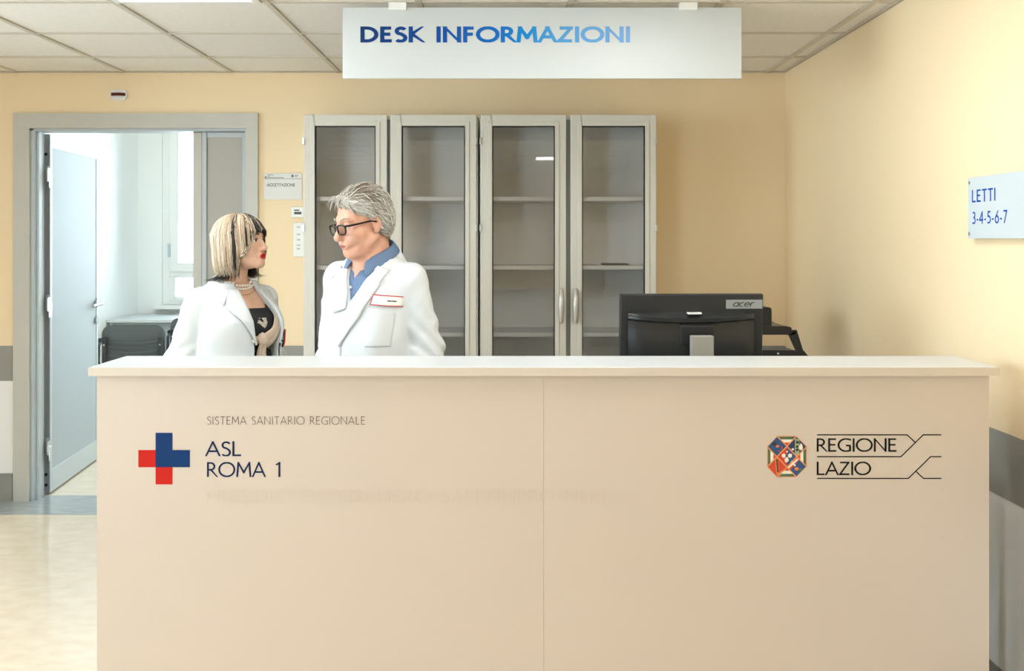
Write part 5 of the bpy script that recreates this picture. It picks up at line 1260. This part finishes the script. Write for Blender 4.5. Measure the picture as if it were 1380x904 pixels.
    out = np.stack([np.sin(th), -np.cos(th), 0 * th], 1); out[:, 1] = np.cos(th)
    jit = rr.normal(size=(N, 3)) * .05; lift = rr.uniform(-.0015, .004, N); stop = np.zeros(N, bool); tipdir = rr.normal(size=(N, 3)) * .12
    length = rr.uniform(.9, 1.0, N)
    azs = np.degrees(np.arctan2(np.abs(out[:, 0]), -out[:, 1]))
    zend = np.where(azs < 38, rr.uniform(.030, .056, N), rr.uniform(-.168, -.10, N))
    for k in range(1, T):
        g = grad(hair_sh, p.astype(f32)); fl = out * np.clip(1 - k / 7, 0, 1)[None] * .9 if False else out * max(0, 1 - k / 7) * .9
        fl = fl + np.array([[0, 0, -1.0]]) + jit; tl = np.clip((-.085 - p[:, 2]) / .05, 0, 1)[:, None]
        fl = fl - g * (fl * g).sum(1, keepdims=True) * (1 - tl * .6); fl = fl + tl * (tipdir + np.array([[0, -.06, 0]]))
        fl /= np.linalg.norm(fl, axis=1, keepdims=True) + 1e-9
        done = (p[:, 2] < zend)[:, None]
        np_ = (p + fl * np.where(done, .0004, ds)).astype(f32); d = hair_sh(np_)
        cor = np.clip(d - (.001 + lift), -.004, .012)[:, None] * grad(hair_sh, np_) * (1 - tl); cor[done[:, 0]] = 0
        p = (np_ - cor * .8).astype(f32); S.append(p)
    S = np.stack(S, 1)
    mid = S[:, T // 2]; azm = np.degrees(np.arctan2(np.abs(mid[:, 0]), -mid[:, 1])); u = rr.uniform(size=N)
    clump = np.sin(azm * .55 + 2 * np.sin(azm * .21))
    clump = np.sin(azm * .9 + 3 * np.sin(azm * .23) + (mid[:, 0] > 0)) + .5 * (u - .5)
    mi = np.where(clump > .35, 2, np.where(clump > -.75, 1, 3))
    dk = np.sin(azm * .42 + 2.0 * (mid[:, 0] > 0))
    darkp = np.where((azm > 72) & (azm < 83), .97, np.where(azm < 26, .9, np.where(azm < 50, np.where(dk > .1, .9, .05), 0)))
    mi = np.where(rr.uniform(size=N) < darkp, 0, mi)
    strand_mesh('strands', fromH(S.reshape(-1, 3).astype(f32)).reshape(S.shape), rr.uniform(.0010, .0022, N), [M_d, M_b1, M_b2, M_b3], mi, hr)
    # dark tips flicking out under the bob
    n2 = 230; a = rr.uniform(math.radians(62), math.radians(272), n2); S2 = []
    r0 = .092 + rr.uniform(-.018, .006, n2); fl_ = rr.uniform(.2, 1, n2)
    for k in range(9):
        t = k / 8; R_ = r0 - .014 * np.sin(t * 2.4) + .075 * fl_ * t ** 3
        S2.append(np.stack([R_ * np.sin(a) * .95, .020 - R_ * np.cos(a), -.085 - .086 * t + .020 * fl_ * t ** 4 + rr.uniform(-.001, .001, n2)], 1))
    S2 = np.stack(S2, 1); strand_mesh('dark_tips', fromH(S2.reshape(-1, 3).astype(f32)).reshape(S2.shape), rr.uniform(.001, .002, n2), [M_d], np.zeros(n2, int), hr, .1)
    # dark under-layer in front of and below the ear
    for lo, hi in ((286, 307), (62, 84)):
        n4 = 110; a4 = rr.uniform(math.radians(lo), math.radians(hi), n4); S4 = []
        r4 = .096 + rr.uniform(-.012, .002, n4); e4 = rr.uniform(.72, 1, n4)
        for k in range(10):
            t = k / 9 * e4; R_ = r4 - .016 * np.sin(t * 2.2)
            S4.append(np.stack([R_ * np.sin(a4), .014 - R_ * np.cos(a4) + .020 * t, .0 - .165 * t + .004 * np.sin(a4 * 40)], 1))
        S4 = np.stack(S4, 1); strand_mesh('under_layer', fromH(S4.reshape(-1, 3).astype(f32)).reshape(S4.shape), rr.uniform(.001, .002, n4), [M_d, M_b3], (rr.uniform(size=n4) < .12).astype(int), hr, .1)
    for s in (-1, 1):
        n3 = 40; t = rr.uniform(0, 1, n3); base = np.stack([s * (.014 + .034 * t), -.0975 + .020 * t ** 1.6, .024 + .005 * np.sin(t * 2.8) + rr.uniform(-.0015, .0015, n3)], 1)
        S3 = np.stack([base + np.array([s * .008, .001, .001]) * k / 3 - np.array([0, .002, 0]) for k in range(4)], 1)
        strand_mesh('eyebrow', fromH(S3.reshape(-1, 3).astype(f32)).reshape(S3.shape), np.full(n3, .0008), [M_d], np.zeros(n3, int), me)
        n3 = 30; t = np.linspace(0, 1, n3); base = np.stack([s * (.018 + .026 * t), -.0905 + .010 * np.abs(t - .4) * 1.4, .0058 - .010 * (t - .5) ** 2], 1)
        S3 = np.stack([base + np.array([s * .001, -.006, .0035]) * k / 3 for k in range(4)], 1)
        strand_mesh('eyelash', fromH(S3.reshape(-1, 3).astype(f32)).reshape(S3.shape), np.full(n3, .0009), [M_d], np.zeros(n3, int), me)
    # pens standing in the breast pocket
    for (dx, m, c, h, r) in ((.128, M_ink, 'black', .020, .0028), (.140, mat('red_pen', rgb(206, 44, 36), .35), 'red', .022, .0045), (.158, mat('blue_marker', rgb(28, 44, 98), .35), 'blue', .012, .0072)):
        P = trace(CS, np.array([[dx, -.4, 1.10]]), (0, 1, 0))[0]
        wp = Matrix.Rotation(yaw, 4, 'Z') @ Vector((float(P[0]), float(P[1]) - .003, 1.015)); wp += Vector((X0, Y0, 0))
        e = empty('pen', wp); tag(e, {'black': 'thin black pen clipped in the breast pocket of the woman', 'red': 'red pen standing in the breast pocket of the woman', 'blue': 'thick blue marker in the breast pocket of the woman'}[c], 'pen', 'pens in the pocket of the woman')
        lean = .004
        bm = bmesh.new(); tube(bm, [(0, 0, .026), (0, 0, .030), (lean, 0, .045)], [r * .3, r, r], 10); obj('barrel', bm, m, e, smooth=True)
        bm = bmesh.new(); tube(bm, [(lean, 0, .0455), (lean * 1.6, 0, .07 + h), (lean * 1.6, 0, .073 + h)], [r * 1.12, r * 1.12, r * .7], 10); cp_ = obj('cap', bm, m, e, smooth=True)
        obj('clip', boxes((lean - .001, lean + .001, -r - .004, -r - .002, .055, .07 + h)), M_chrome, cp_)
    return me
woman = build_woman()
